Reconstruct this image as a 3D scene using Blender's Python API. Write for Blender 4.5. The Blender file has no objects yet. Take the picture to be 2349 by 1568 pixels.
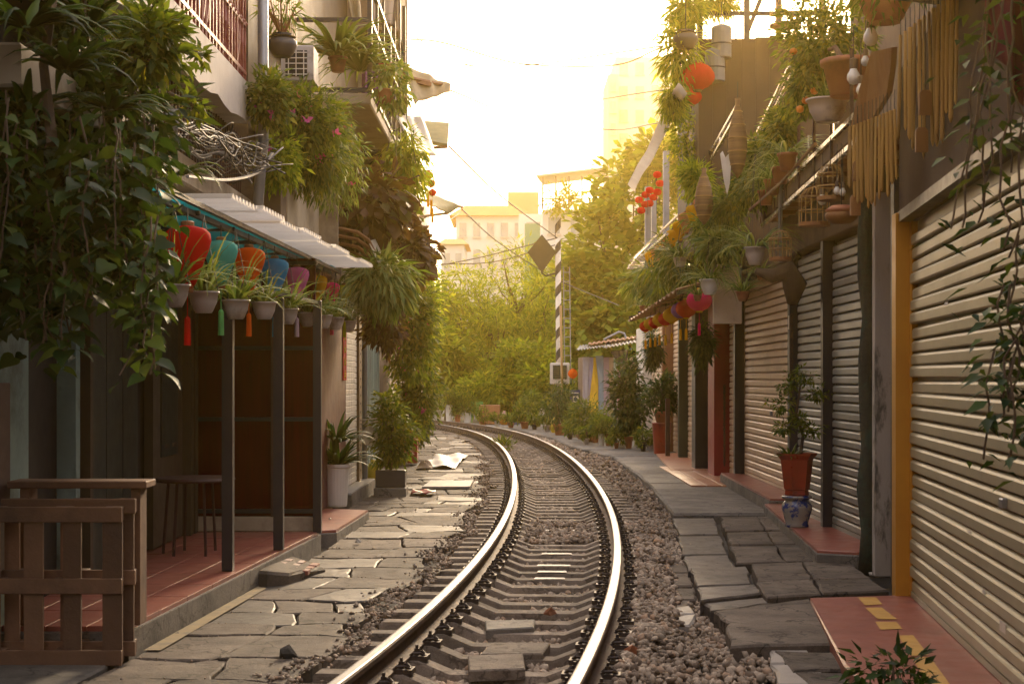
import bpy, math, random
import numpy as np
from mathutils import Vector as V, Matrix

# ------------------------------------------------------------------ camera, sky, sun, exposure
scene = bpy.context.scene
R = math.radians
SUN_EL, SUN_AZ = 18.0, 9.5            # degrees; azimuth measured from the alley's axis towards the right
cam_d = bpy.data.cameras.new('camera'); cam = bpy.data.objects.new('camera', cam_d)
scene.collection.objects.link(cam); scene.camera = cam
cam.location = (0, 0, 1.374); cam.rotation_euler = (R(90), 0, 0)
cam_d.sensor_width = 36; cam_d.lens = 56.25; cam_d.shift_y = 0.0354
cam_d.clip_start = .1; cam_d.clip_end = 2000
cam_d.dof.use_dof = True; cam_d.dof.focus_distance = 17.0; cam_d.dof.aperture_fstop = 8

world = bpy.data.worlds.new('World'); scene.world = world; world.use_nodes = True
wn = world.node_tree.nodes; wl = world.node_tree.links
sky = wn.new('ShaderNodeTexSky'); sky.sky_type = 'NISHITA'; sky.sun_disc = False
sky.sun_elevation = R(SUN_EL); sky.sun_rotation = R(SUN_AZ)
sky.air_density = 1.0; sky.dust_density = 3.0; sky.ozone_density = .6; sky.altitude = 0
tint = wn.new('ShaderNodeMix'); tint.data_type = 'RGBA'; tint.blend_type = 'MULTIPLY'
tint.inputs[0].default_value = 1; tint.inputs[7].default_value = (1.0, .93, .88, 1)
wl.new(sky.outputs[0], tint.inputs[6]); 
veil = wn.new('ShaderNodeMix'); veil.data_type = 'RGBA'; veil.inputs[0].default_value = .6      # thin even overcast in front of the clear sky
veil.inputs[7].default_value = (7.0, 6.3, 5.95, 1); wl.new(tint.outputs[2], veil.inputs[6]); wl.new(veil.outputs[2], wn['Background'].inputs[0])
wn['Background'].inputs[1].default_value = .15

sun_d = bpy.data.lights.new('sun', 'SUN'); sun = bpy.data.objects.new('sun', sun_d)
scene.collection.objects.link(sun)
sun_d.energy = 2.1; sun_d.angle = R(12); sun_d.color = (1.0, .77, .5)
_sd = V((math.sin(R(SUN_AZ)) * math.cos(R(SUN_EL)), math.cos(R(SUN_AZ)) * math.cos(R(SUN_EL)), math.sin(R(SUN_EL))))
sun.rotation_euler = _sd.to_track_quat('Z', 'Y').to_euler(); sun.location = (4, 30, 30)

vs = scene.view_settings
vs.view_transform = 'Standard'; vs.look = 'None'; vs.gamma = 1; vs.use_curve_mapping = False
vs.exposure = 1.35
scene.cycles.use_denoising = True
scene.cycles.max_bounces = 8; scene.cycles.diffuse_bounces = 4; scene.cycles.glossy_bounces = 3
scene.cycles.transmission_bounces = 4; scene.cycles.transparent_max_bounces = 8
scene.cycles.sample_clamp_indirect = 6; scene.cycles.volume_bounces = 0

# ------------------------------------------------------------------ measuring: a point of the photograph (2349 px wide) on a known height or depth
F_, CX_, HY_, CH_ = 3670.3, 1174.5, 866.5, 1.374
def gp(x, y, z=-.12):
    Y = F_ * (CH_ - z) / (y - HY_); return ((x - CX_) * Y / F_, Y)
def at(x, y, Y):
    return V(((x - CX_) * Y / F_, Y, CH_ - (y - HY_) * Y / F_))
def px(n, Y): return n * Y / F_
rnd = random.Random(7); nr = np.random.default_rng(11)
COL = scene.collection

# ------------------------------------------------------------------ mesh building
class MB:
    def __init__(s): s.v = []; s.f = []
    def add(s, vs, fs):
        o = len(s.v); s.v += [tuple(p) for p in vs]; s.f += [tuple(i + o for i in f) for f in fs]; return s
    def box(s, x0, x1, y0, y1, z0, z1, c=0.0):
        if c <= 0:
            return s.add([(x0,y0,z0),(x1,y0,z0),(x1,y1,z0),(x0,y1,z0),(x0,y0,z1),(x1,y0,z1),(x1,y1,z1),(x0,y1,z1)],
                         [(0,3,2,1),(4,5,6,7),(0,1,5,4),(1,2,6,5),(2,3,7,6),(3,0,4,7)])
        P = [(x0,y0),(x1,y0),(x1,y1),(x0,y1)]; I = [(x0+c,y0+c),(x1-c,y0+c),(x1-c,y1-c),(x0+c,y1-c)]
        return s.add([(a,b,z0) for a,b in I] + [(a,b,z0+c) for a,b in P] + [(a,b,z1-c) for a,b in P] + [(a,b,z1) for a,b in I],
                     [(3,2,1,0),(12,13,14,15)] + [(k*4+i, k*4+(i+1)%4, k*4+4+(i+1)%4, k*4+4+i) for k in range(3) for i in range(4)])
    def bar(s, p0, p1, w, h=None, up=(0,0,1)):          # square bar between two points
        p0 = V(p0); p1 = V(p1); h = w if h is None else h
        d = (p1 - p0).normalized(); u = V(up)
        if abs(d.dot(u)) > .98: u = V((0,1,0)) if abs(d.y) < .9 else V((1,0,0))
        a = d.cross(u).normalized() * (w/2); b = a.cross(d).normalized() * (h/2)
        q = [-a-b, a-b, a+b, -a+b]
        return s.add([p0+k for k in q] + [p1+k for k in q], [(3,2,1,0),(4,5,6,7)] + [(i,(i+1)%4,4+(i+1)%4,4+i) for i in range(4)])
    def tube(s, pts, r, n=6, cap=True):
        pts = [V(p) for p in pts]; m = len(pts); rs = r if hasattr(r, '__len__') else [r]*m
        o = []; fr = None
        for i, p in enumerate(pts):
            d = (pts[min(i+1,m-1)] - pts[max(i-1,0)]).normalized()
            if fr is None: fr = d.orthogonal().normalized()
            fr = (fr - d*fr.dot(d)); fr = fr.normalized() if fr.length > 1e-6 else d.orthogonal().normalized()
            b = d.cross(fr)
            o += [p + (fr*math.cos(2*math.pi*k/n) + b*math.sin(2*math.pi*k/n))*rs[i] for k in range(n)]
        fs = [(i*n+k, i*n+(k+1)%n, (i+1)*n+(k+1)%n, (i+1)*n+k) for i in range(m-1) for k in range(n)]
        if cap: fs += [tuple(range(n-1,-1,-1)), tuple((m-1)*n+k for k in range(n))]
        return s.add(o, fs)
    def curve(s, pts, r, n=6, k=6):                      # a tube along a smooth curve through the points
        p = [V(q) for q in pts]; p = [p[0]*2-p[1]] + p + [p[-1]*2-p[-2]]; o = []
        for i in range(1, len(p)-2):
            for j in range(k):
                t = j/k; o.append(.5*((2*p[i])+(p[i+1]-p[i-1])*t+(2*p[i-1]-5*p[i]+4*p[i+1]-p[i+2])*t*t+(3*p[i]-p[i-1]-3*p[i+1]+p[i+2])*t**3))
        return s.tube(o+[p[-2]], r, n)
    def lathe(s, prof, n=16, c=(0,0,0), rib=0, ribn=0, cap=True):  # prof: (radius, height)
        o = []
        for r_, z in prof:
            for k in range(n):
                a = 2*math.pi*k/n; q = r_*(1 + (rib*abs(math.cos(a*ribn/2)) if ribn else 0))
                o.append((c[0]+q*math.cos(a), c[1]+q*math.sin(a), c[2]+z))
        fs = [(i*n+k, i*n+(k+1)%n, (i+1)*n+(k+1)%n, (i+1)*n+k) for i in range(len(prof)-1) for k in range(n)]
        if cap: fs += [tuple(range(n-1,-1,-1)), tuple((len(prof)-1)*n+k for k in range(n))]
        return s.add(o, fs)
    def prism(s, poly, z0, z1, c=.012, dz=None):         # vertical prism over a CCW polygon with chamfered top; dz: per-vertex height offsets
        n = len(poly); cx = sum(p[0] for p in poly)/n; cy = sum(p[1] for p in poly)/n; dz = dz or [0]*n
        def ins(p):
            d = math.hypot(p[0]-cx, p[1]-cy) or 1; k = 1 - min(.4, c*1.5/d); return (cx+(p[0]-cx)*k, cy+(p[1]-cy)*k)
        return s.add([(x,y,z0) for x,y in poly] + [(p[0],p[1],z1-c+dz[i]) for i,p in enumerate(poly)] + [(*ins(p), z1+dz[i]) for i,p in enumerate(poly)],
                     [tuple(2*n+i for i in range(n))] + [(k*n+i, k*n+(i+1)%n, k*n+n+(i+1)%n, k*n+n+i) for k in range(2) for i in range(n)])
    def quad(s, a, b, c, d): return s.add([a,b,c,d], [(0,1,2,3)])
    def grid(s, fn, nu, nv):
        return s.add([fn(i/nu, j/nv) for j in range(nv+1) for i in range(nu+1)],
                     [(j*(nu+1)+i, j*(nu+1)+i+1, (j+1)*(nu+1)+i+1, (j+1)*(nu+1)+i) for j in range(nv) for i in range(nu)])
    def extrude(s, prof, p0, p1, ux, uz):                # sweep a closed 2-D profile from p0 to p1; ux, uz: the profile's axes
        n = len(prof); p0 = V(p0); p1 = V(p1); ux = V(ux); uz = V(uz)
        return s.add([p0+ux*a+uz*b for a,b in prof] + [p1+ux*a+uz*b for a,b in prof],
                     [(i,(i+1)%n,n+(i+1)%n,n+i) for i in range(n)] + [tuple(range(n-1,-1,-1)), tuple(range(n,2*n))])
    def build(s, name, mat, parent=None, local=False, smooth=False, thick=0):
        me = bpy.data.meshes.new(name); vs = s.v
        if parent is not None and not local:
            o = wloc(parent); vs = [(a-o.x, b-o.y, c-o.z) for a,b,c in vs]
        me.from_pydata([tuple(p) for p in vs], [], s.f); me.materials.append(mat)
        if smooth: me.polygons.foreach_set('use_smooth', [True]*len(me.polygons))
        ob = link(name, me, parent)
        if thick:
            md = ob.modifiers.new('thickness', 'SOLIDIFY'); md.thickness = thick; md.offset = 0
        return ob
def wloc(o):
    p = V(o.location)
    while o.parent: o = o.parent; p = p + V(o.location)
    return p
def link(name, data, parent=None):
    ob = bpy.data.objects.new(name, data); COL.objects.link(ob)
    if parent is not None: ob.parent = parent
    return ob
def tag(o, label=None, cat=None, group=None, kind=None):
    if label: o['label'] = label
    if cat: o['category'] = cat
    if group: o['group'] = group
    if kind: o['kind'] = kind
    return o
def thing(name, label, cat, loc=(0,0,0), group=None, rz=0):
    o = link(name, None); o.location = V(loc); o.rotation_euler = (0,0,rz); o.empty_display_size = .1
    return tag(o, label, cat, group)
def struct(o): return tag(o, kind='structure')
def rebase(o):                                           # move a world-built single mesh's origin to its base
    me = o.data; c = np.empty(len(me.vertices)*3); me.vertices.foreach_get('co', c); c = c.reshape(-1,3)
    b = np.array([(c[:,0].min()+c[:,0].max())/2, (c[:,1].min()+c[:,1].max())/2, c[:,2].min()])
    me.vertices.foreach_set('co', (c-b).ravel()); o.location = b; return o
def solo(mb, name, mat, label, cat, group=None, **k):    # a thing that is one mesh
    return rebase(tag(mb.build(name, mat, **k), label, cat, group))
def dup(root, loc=None, rz=None, sc=None, label=None):
    def cp(o, par):
        c = o.copy(); COL.objects.link(c); c.parent = par
        for ch in o.children: cp(ch, c)
        return c
    r = cp(root, None)
    if loc is not None: r.location = V(loc)
    if rz is not None: r.rotation_euler = (0,0,rz)
    if sc is not None: r.scale = (sc,)*3 if not hasattr(sc,'__len__') else sc
    if label: r['label'] = label
    return r

# ------------------------------------------------------------------ materials
def nodes(name):
    m = bpy.data.materials.new(name); m.use_nodes = True
    return m, m.node_tree.nodes, m.node_tree.links, m.node_tree.nodes['Principled BSDF']
def mixc(n, l, fac, a, b, mode='MIX'):
    x = n.new('ShaderNodeMix'); x.data_type = 'RGBA'; x.blend_type = mode
    for s, i in ((fac,0),(a,6),(b,7)):
        if hasattr(s, 'is_output'): l.new(s, x.inputs[i])
        else: x.inputs[i].default_value = s if i == 0 else (*s, 1)
    return x.outputs[2]
def ramp(n, l, src, stops):
    r = n.new('ShaderNodeValToRGB'); l.new(src, r.inputs[0]); e = r.color_ramp.elements
    while len(e) < len(stops): e.new(.5)
    for k, (p, c) in zip(e, stops): k.position = p; k.color = (*c,1) if hasattr(c,'__len__') else (c,c,c,1)
    return r.outputs[0]
def noise(n, l, co, scale, detail=5, rough=.6, stretch=None):
    t = n.new('ShaderNodeTexNoise'); t.inputs['Scale'].default_value = scale; t.inputs['Detail'].default_value = detail; t.inputs['Roughness'].default_value = rough
    if stretch:
        mp = n.new('ShaderNodeMapping'); mp.inputs['Scale'].default_value = stretch; l.new(co, mp.inputs[0]); co = mp.outputs[0]
    l.new(co, t.inputs['Vector']); return t.outputs['Fac']
def pm(name, c1, c2=None, scale=6, rough=.7, metal=0, bump=.15, bscale=40, dirt=None, dscale=2, dlo=.5, dhi=.7, isl=0, stretch=None, spec=.5, rvar=.15, trans=0, rust=None, worn=0):
    m, n, l, b = nodes(name); c2 = c2 or tuple(x*.7 for x in c1)
    g = n.new('ShaderNodeNewGeometry'); oi = n.new('ShaderNodeObjectInfo')
    ad = n.new('ShaderNodeVectorMath'); ad.operation = 'ADD'; l.new(g.outputs['Position'], ad.inputs[0])
    mu = n.new('ShaderNodeMath'); mu.operation = 'MULTIPLY'; mu.inputs[1].default_value = 37; l.new(oi.outputs['Random'], mu.inputs[0]); l.new(mu.outputs[0], ad.inputs[1])
    co = ad.outputs[0]
    f = noise(n, l, co, scale, 6, .65, stretch); f = ramp(n, l, f, [(.3,0.),(.7,1.)])
    col = mixc(n, l, f, c1, c2)
    if isl:
        rr = ramp(n, l, g.outputs['Random Per Island'] if isl > 0 else oi.outputs['Random'], [(0,1-abs(isl)),(1,1+abs(isl)*.6)])
        col = mixc(n, l, 1.0, col, rr, 'MULTIPLY')
    if dirt:
        d = noise(n, l, co, dscale, 8, .7, stretch); d = ramp(n, l, d, [(dlo,0.),(dhi,1.)]); col = mixc(n, l, d, col, dirt)
    if worn:                                             # speckle, wide stains and hairline cracks
        f = noise(n, l, co, 130, 3, .8); f = ramp(n, l, f, [(.3,.62),(.7,1.3)]); col = mixc(n, l, worn, col, f, 'MULTIPLY')
        f = noise(n, l, g.outputs['Position'], .9, 6, .75); f = ramp(n, l, f, [(.36,.5),(.5,.95),(.64,1.25)]); col = mixc(n, l, worn, col, f, 'MULTIPLY')
        dn = n.new('ShaderNodeTexNoise'); dn.inputs['Scale'].default_value = 5; dn.inputs['Detail'].default_value = 6; l.new(co, dn.inputs['Vector'])
        av = n.new('ShaderNodeVectorMath'); av.operation = 'MULTIPLY_ADD'; l.new(dn.outputs['Color'], av.inputs[0]); av.inputs[1].default_value = (.5,.5,.5); l.new(co, av.inputs[2])
        vo = n.new('ShaderNodeTexVoronoi'); vo.feature = 'DISTANCE_TO_EDGE'; vo.inputs['Scale'].default_value = 1.9; l.new(av.outputs[0], vo.inputs['Vector'])
        f = ramp(n, l, vo.outputs['Distance'], [(0,.25),(.012,.5),(.022,1.0)]); col = mixc(n, l, worn, col, f, 'MULTIPLY')
    if rust:
        d = noise(n, l, co, 3.1, 10, .75); d = ramp(n, l, d, [(.6,0.),(.68,1.)]); col = mixc(n, l, d, col, rust)
    l.new(col, b.inputs['Base Color']); b.inputs['Metallic'].default_value = metal
    b.inputs['Specular IOR Level'].default_value = spec
    rn = noise(n, l, co, scale*2.3, 4); mr = n.new('ShaderNodeMapRange'); l.new(rn, mr.inputs[0])
    mr.inputs[3].default_value = max(.03, rough-rvar); mr.inputs[4].default_value = min(1, rough+rvar); l.new(mr.outputs[0], b.inputs['Roughness'])
    if bump:
        bn = noise(n, l, co, bscale, 6, .7, stretch); bp = n.new('ShaderNodeBump'); bp.inputs['Strength'].default_value = bump; bp.inputs['Distance'].default_value = .02
        l.new(bn, bp.inputs['Height']); l.new(bp.outputs[0], b.inputs['Normal'])
    if trans:
        out = n['Material Output']; t = n.new('ShaderNodeBsdfTranslucent'); l.new(col, t.inputs[0]); mx = n.new('ShaderNodeMixShader'); mx.inputs[0].default_value = trans
        l.new(b.outputs[0], mx.inputs[1]); l.new(t.outputs[0], mx.inputs[2]); l.new(mx.outputs[0], out.inputs[0])
    return m
def leafmat(name, dark, light, warm=None, tr=.4, rough=.55):
    m, n, l, b = nodes(name); g = n.new('ShaderNodeNewGeometry')
    st = [(0,dark),(.75,light)] + ([(1,warm)] if warm else [])
    col = ramp(n, l, g.outputs['Random Per Island'], st)
    f = noise(n, l, g.outputs['Position'], 1.7, 3); f = ramp(n, l, f, [(.3,.72),(.7,1.2)]); col = mixc(n, l, 1.0, col, f, 'MULTIPLY')
    l.new(col, b.inputs['Base Color']); b.inputs['Roughness'].default_value = rough; b.inputs['Specular IOR Level'].default_value = .22
    t = n.new('ShaderNodeBsdfTranslucent'); tc = mixc(n, l, 1.0, col, (1.6,1.5,.55), 'MULTIPLY'); l.new(tc, t.inputs[0])
    mx = n.new('ShaderNodeMixShader'); mx.inputs[0].default_value = tr
    l.new(b.outputs[0], mx.inputs[1]); l.new(t.outputs[0], mx.inputs[2]); l.new(mx.outputs[0], n['Material Output'].inputs[0])
    return m

M = {}
M['paving'] = pm('worn_stone', (.155,.122,.1), (.09,.07,.057), 3.5, .8, spec=.25, bump=.35, bscale=30, dirt=(.06,.05,.045), dscale=1.6, dlo=.52, dhi=.75, isl=-.25, rvar=.2, worn=1.0)
M['paving_damp'] = pm('damp_stone', (.12,.1,.088), (.065,.054,.05), 4, .6, spec=.3, bump=.22, bscale=22, dirt=(.16,.135,.115), dscale=2.2, dlo=.6, dhi=.85, isl=-.15, rvar=.2, worn=.9)
M['soil'] = pm('joint_soil', (.06,.05,.042), (.03,.026,.022), 9, .95, bump=.5)
M['ground'] = pm('bare_ground', (.12,.1,.085), (.07,.06,.05), 3, .9, bump=.4)
M['concrete'] = pm('old_concrete', (.2,.175,.155), (.125,.11,.098), 4, .8, bump=.35, bscale=25, dirt=(.06,.055,.045), dscale=1.5, worn=.8)
M['sleeper'] = pm('sleeper_concrete', (.3,.245,.205), (.19,.15,.12), 7, .85, bump=.4, bscale=45, dirt=(.085,.055,.04), dscale=2.6, dlo=.5, dhi=.74, isl=-.22, worn=.7, spec=.25)
M['stone'] = pm('ballast_stone', (.42,.315,.255), (.25,.18,.14), 11, .85, bump=.3, bscale=70, isl=.65, dirt=(.1,.07,.055), dscale=.9, dlo=.58, dhi=.8)
def stonemat():
    m, n, l, b = nodes('mixed_ballast'); g = n.new('ShaderNodeNewGeometry')
    col = ramp(n, l, g.outputs['Random Per Island'], [(0,(.12,.085,.064)),(.2,(.28,.21,.16)),(.45,(.43,.34,.265)),(.62,(.3,.24,.19)),(.8,(.55,.44,.35)),(1,(.42,.27,.18))])
    f = noise(n, l, g.outputs['Position'], .8, 6, .7); f = ramp(n, l, f, [(.35,.6),(.62,1.1)]); col = mixc(n, l, 1.0, col, f, 'MULTIPLY')
    f = noise(n, l, g.outputs['Position'], 60, 4, .7); f = ramp(n, l, f, [(.3,.75),(.7,1.15)]); col = mixc(n, l, 1.0, col, f, 'MULTIPLY')
    l.new(col, b.inputs['Base Color']); b.inputs['Roughness'].default_value = .85; b.inputs['Specular IOR Level'].default_value = .3; return m
M['stone'] = stonemat()
M['railtop'] = pm('polished_rail', (.3,.295,.3), (.2,.195,.2), 3, .5, metal=1, bump=.04, stretch=(12,1,1), rvar=.1)
M['rust'] = pm('rusty_rail_steel', (.1,.055,.038), (.05,.028,.022), 9, .72, metal=.25, bump=.3, dirt=(.15,.075,.045), dscale=4)
M['iron'] = pm('oily_black_iron', (.06,.038,.03), (.028,.019,.016), 14, .6, metal=.3, bump=.2)
M['redtile'] = pm('red_floor_tile', (.34,.105,.075), (.24,.075,.055), 3, .38, bump=.06, dirt=(.16,.06,.05), dscale=2.3, dlo=.55, dhi=.8, rvar=.14)
M['orangetile'] = pm('orange_floor_tile', (.5,.23,.13), (.4,.17,.1), 3, .4, bump=.05)
M['yellowpaint'] = pm('yellow_floor_paint', (.62,.36,.08), (.5,.27,.06), 7, .5, bump=.08, dirt=(.3,.12,.07), dscale=5, dlo=.58, dhi=.7)
M['beige'] = pm('beige_shutter', (.37,.32,.205), (.3,.255,.16), 1.2, .42, metal=.05, spec=.35, bump=0, dirt=(.3,.25,.17), dscale=1.2, dlo=.5, dhi=.95, isl=-.06, rvar=.1)
M['tan'] = pm('tan_shutter', (.64,.44,.28), (.54,.37,.23), 1.2, .42, metal=.1, bump=0, dirt=(.36,.25,.17), dscale=1.2, dhi=.9, isl=-.06)
M['greyshut'] = pm('grey_green_shutter', (.34,.33,.285), (.28,.27,.23), 1.2, .42, metal=.1, bump=0, dirt=(.22,.2,.165), dscale=1.2, dhi=.9, isl=-.06)
M['ochre'] = pm('ochre_steel_post', (.56,.27,.03), (.46,.21,.025), 3, .42, bump=.05, dirt=(.2,.1,.03), dscale=4, dlo=.62, dhi=.75)
M['dkpost'] = pm('dark_painted_steel', (.026,.022,.032), (.018,.015,.022), 4, .45, metal=.2, bump=.08)
M['fascia'] = pm('brown_fascia_panel', (.05,.03,.028), (.034,.021,.02), 1.6, .75, bump=.05, spec=.05)
M['wallr'] = pm('brown_render', (.2,.13,.085), (.12,.08,.055), 2, .85, bump=.3, dirt=(.06,.04,.03), dscale=1.2)
M['cream'] = pm('cream_render', (.46,.38,.28), (.36,.28,.2), 2, .85, bump=.25, dirt=(.17,.12,.09), dscale=1.3)
M['white'] = pm('old_white_paint', (.66,.6,.53), (.52,.46,.4), 3, .65, bump=.15, dirt=(.24,.2,.16), dscale=2.2, dlo=.56, dhi=.72)
M['moss'] = pm('mossy_trunk', (.07,.075,.05), (.035,.03,.024), 9, .95, bump=.8, bscale=35, dirt=(.05,.09,.06), dscale=5)
M['peel'] = pm('peeling_white_board', (.42,.37,.33), (.32,.28,.25), 4, .75, bump=.25, dirt=(.1,.09,.075), dscale=3.2, dlo=.53, dhi=.6, stretch=(1,1,.3))
M['bamboo'] = pm('bamboo_stick', (.42,.235,.06), (.29,.145,.034), 9, .45, bump=.15, stretch=(1,1,.2), isl=-.3)
M['wood'] = pm('bare_wood', (.32,.135,.05), (.19,.075,.028), 5, .6, bump=.3, stretch=(1,1,.15), isl=-.2)
M['pallet'] = pm('pallet_wood', (.24,.12,.066), (.13,.065,.037), 4, .75, bump=.35, isl=-.3, stretch=(.3,1,.3), dirt=(.06,.035,.025), dscale=3)
M['terracotta'] = pm('terracotta', (.4,.145,.07), (.3,.1,.048), 4, .65, bump=.15, dirt=(.2,.1,.06), dscale=4)
M['redglaze'] = pm('red_glazed_pot', (.4,.055,.025), (.28,.038,.018), 4, .32, bump=.06, dirt=(.12,.03,.02), dscale=3)
M['plastic'] = pm('grey_plastic_pot', (.5,.44,.42), (.41,.355,.335), 4, .5, bump=.06, dirt=(.17,.13,.11), dscale=4, isl=-.18)
M['whiteplastic'] = pm('white_plastic', (.7,.66,.6), (.6,.55,.5), 4, .45, bump=.05, dirt=(.3,.25,.2), dscale=4, dlo=.6, dhi=.8)
M['darkplastic'] = pm('dark_planter', (.045,.038,.045), (.03,.025,.03), 4, .5, bump=.06)
M['steel'] = pm('stainless_tube', (.66,.62,.56), (.55,.5,.45), 3, .25, metal=1, bump=.03)
M['greysteel'] = pm('grey_steel', (.3,.3,.31), (.22,.22,.23), 3, .45, metal=.6, bump=.08)
M['redrail'] = pm('red_painted_iron', (.26,.035,.026), (.17,.024,.02), 5, .5, bump=.1)
M['grille'] = pm('dark_red_iron', (.07,.022,.02), (.045,.016,.015), 5, .6, bump=.1)
M['teal'] = pm('teal_canopy_sheet', (.015,.36,.42), (.01,.26,.32), 2, .5, bump=.05, trans=.75)
M['corr'] = pm('white_corrugated_sheet', (.78,.74,.69), (.66,.61,.56), 2.5, .45, bump=.05, dirt=(.4,.35,.3), dscale=3, dlo=.6, dhi=.85, trans=.65)
M['bark'] = pm('tree_bark', (.13,.085,.055), (.07,.045,.03), 8, .9, bump=.6, stretch=(1,1,.3))
M['wire'] = pm('black_cable', (.022,.018,.017), (.014,.012,.012), 8, .6, bump=0)
M['greywire'] = pm('grey_cable', (.3,.28,.27), (.2,.18,.17), 8, .5, bump=0)
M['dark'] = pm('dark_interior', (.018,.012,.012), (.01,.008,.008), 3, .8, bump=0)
M['leaf'] = leafmat('mid_green_leaf', (.045,.075,.015), (.13,.175,.03), (.22,.21,.035), tr=.45)
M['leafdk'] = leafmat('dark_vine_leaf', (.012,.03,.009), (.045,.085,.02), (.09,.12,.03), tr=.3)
M['leaftree'] = leafmat('tree_leaf', (.09,.15,.018), (.28,.34,.045), (.4,.38,.055), tr=.6)
M['leafbig'] = leafmat('broad_tree_leaf', (.08,.13,.02), (.23,.29,.05), (.34,.34,.07), tr=.5)
M['leafspider'] = leafmat('striped_grass_leaf', (.07,.12,.025), (.2,.25,.075), (.33,.35,.16), tr=.35)
M['leafbrown'] = leafmat('bronze_leaf', (.05,.026,.02), (.11,.055,.035), (.1,.1,.03), tr=.3)
M['petal'] = leafmat('pink_petal', (.5,.06,.3), (.65,.12,.42), tr=.4)

# ------------------------------------------------------------------ foliage
OVAL = (np.array([(0,0,0),(-.2,.35,.05),(.2,.35,.05),(0,.45,-.02),(0,1,-.1)],float), [(0,3,1),(0,2,3),(1,3,4),(3,2,4)])
HEART = (np.array([(0,.05,0),(-.2,-.06,0),(-.36,.06,.03),(-.41,.28,.05),(-.32,.54,.02),(-.16,.78,-.08),(.2,-.06,0),(.36,.06,.03),(.41,.28,.05),(.32,.54,.02),(.16,.78,-.08),(0,.3,-.05),(0,.56,-.08),(0,.8,-.15),(0,1.02,-.26)],float), [(0,11,2,1),(2,11,3),(3,11,12,4),(4,12,13,5),(5,13,14),(0,6,7,11),(7,8,11),(8,9,12,11),(9,10,13,12),(10,14,13)])
LANCE = (np.array([(0,0,0),(-.09,.35,.03),(.09,.35,.03),(0,.5,-.02),(0,1,-.22)],float), [(0,3,1),(0,2,3),(1,3,4),(3,2,4)])
BROAD = (np.array([(0,0,0),(-.16,.35,.03),(.16,.35,.03),(-.29,.7,.02),(.29,.7,.02),(0,.6,-.04),(0,1,-.1)],float), [(0,5,3,1),(0,2,4,5),(3,5,6),(5,4,6)])
def leaves(name, tmpl, P, D, U, S, mat, parent):
    P = np.asarray(P,float); D = np.asarray(D,float); U = np.asarray(U,float); S = np.asarray(S,float)
    tv, tf = tmpl; k = len(tv); N = len(P)
    y = D/np.maximum(np.linalg.norm(D,axis=1,keepdims=True),1e-9)
    x = np.cross(y,U); x /= np.maximum(np.linalg.norm(x,axis=1,keepdims=True),1e-9); z = np.cross(x,y)
    vv = P[:,None] + S[:,None,None]*(tv[None,:,0:1]*x[:,None] + tv[None,:,1:2]*y[:,None] + tv[None,:,2:3]*z[:,None])
    o = wloc(parent); vv = vv.reshape(-1,3) - np.array(o)
    loop = np.concatenate([np.array(f) for f in tf]); ln = np.array([len(f) for f in tf])
    me = bpy.data.meshes.new(name); me.vertices.add(N*k); me.vertices.foreach_set('co', vv.astype(np.float32).ravel())
    allv = (np.arange(N)[:,None]*k + loop[None]).ravel(); lt = np.tile(ln, N)
    me.loops.add(len(allv)); me.loops.foreach_set('vertex_index', allv.astype(np.int32))
    me.polygons.add(len(lt)); me.polygons.foreach_set('loop_start', np.concatenate([[0],np.cumsum(lt)[:-1]]).astype(np.int32)); me.polygons.foreach_set('loop_total', lt.astype(np.int32))
    me.polygons.foreach_set('use_smooth', np.ones(len(lt),bool))
    me.update(calc_edges=True); me.materials.append(mat)
    return link(name, me, parent)
def unit(n):
    a = nr.normal(size=(n,3)); return a/np.linalg.norm(a,axis=1,keepdims=True)
def cloud(c, r, n_clump, per, clump_r, lo=.35, flat=1.0):
    """leaf positions in clumps through an ellipsoid; returns positions, outward directions, clump centres"""
    c = np.array(c,float); r = np.array(r,float)
    d = unit(n_clump); rad = lo + (1-lo)*nr.random((n_clump,1))**.6
    cc = c + d*rad*r
    idx = np.repeat(np.arange(n_clump), per); off = unit(len(idx))*(nr.random((len(idx),1))**.5)*clump_r*np.array([1,1,flat])
    P = cc[idx]+off; D = off/clump_r*1.0 + d[idx]*.5 + unit(len(idx))*.5
    return P, D, cc
def foliage(name, tmpl, c, r, n_clump, per, clump_r, size, mat, parent, droop=.35, lo=.35, flat=1.0):
    P, D, cc = cloud(c, r, n_clump, per, clump_r, lo, flat); D[:,2] -= droop
    U = np.array([0,0,1.]) + unit(len(P))*.7
    S = size*(.6+.7*nr.random(len(P)))
    return leaves(name, tmpl, P, D, U, S, mat, parent), cc
def shrub(name, label, base, height, rx, ry, parent_kind='shrub', tmpl=OVAL, n=40, per=22, size=.09, mat='leaf', group=None, z0=.15, flowers=0, thing_=None, stem=.012, droop=.35, nstem=7):
    t = thing_ or thing(name, label, parent_kind, base, group)
    b = V(base); h = height; c = (b.x, b.y, b.z + h*(z0+1)/2)
    fo, cc = foliage('foliage', tmpl, c, (rx, ry, h*(1-z0)/2), n, per, min(rx,ry,h*.5)*.42, size, M[mat], t, droop)
    st = MB()
    for q in cc[:nstem]:
        m_ = V((b.x*.7+q[0]*.3, b.y*.7+q[1]*.3, b.z*.5+q[2]*.5)); st.tube([b, m_, V(q)], [stem, stem*.8, stem*.35], 5)
    st.build('stems', M['bark'], t)
    if flowers:
        P = cc[nr.integers(0,len(cc),flowers)] + unit(flowers)*.12; P[:,1] -= .1
        leaves('flowers', HEART, np.repeat(P,4,0), unit(flowers*4), unit(flowers*4), np.full(flowers*4,.045), M['petal'], t)
    return t
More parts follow.
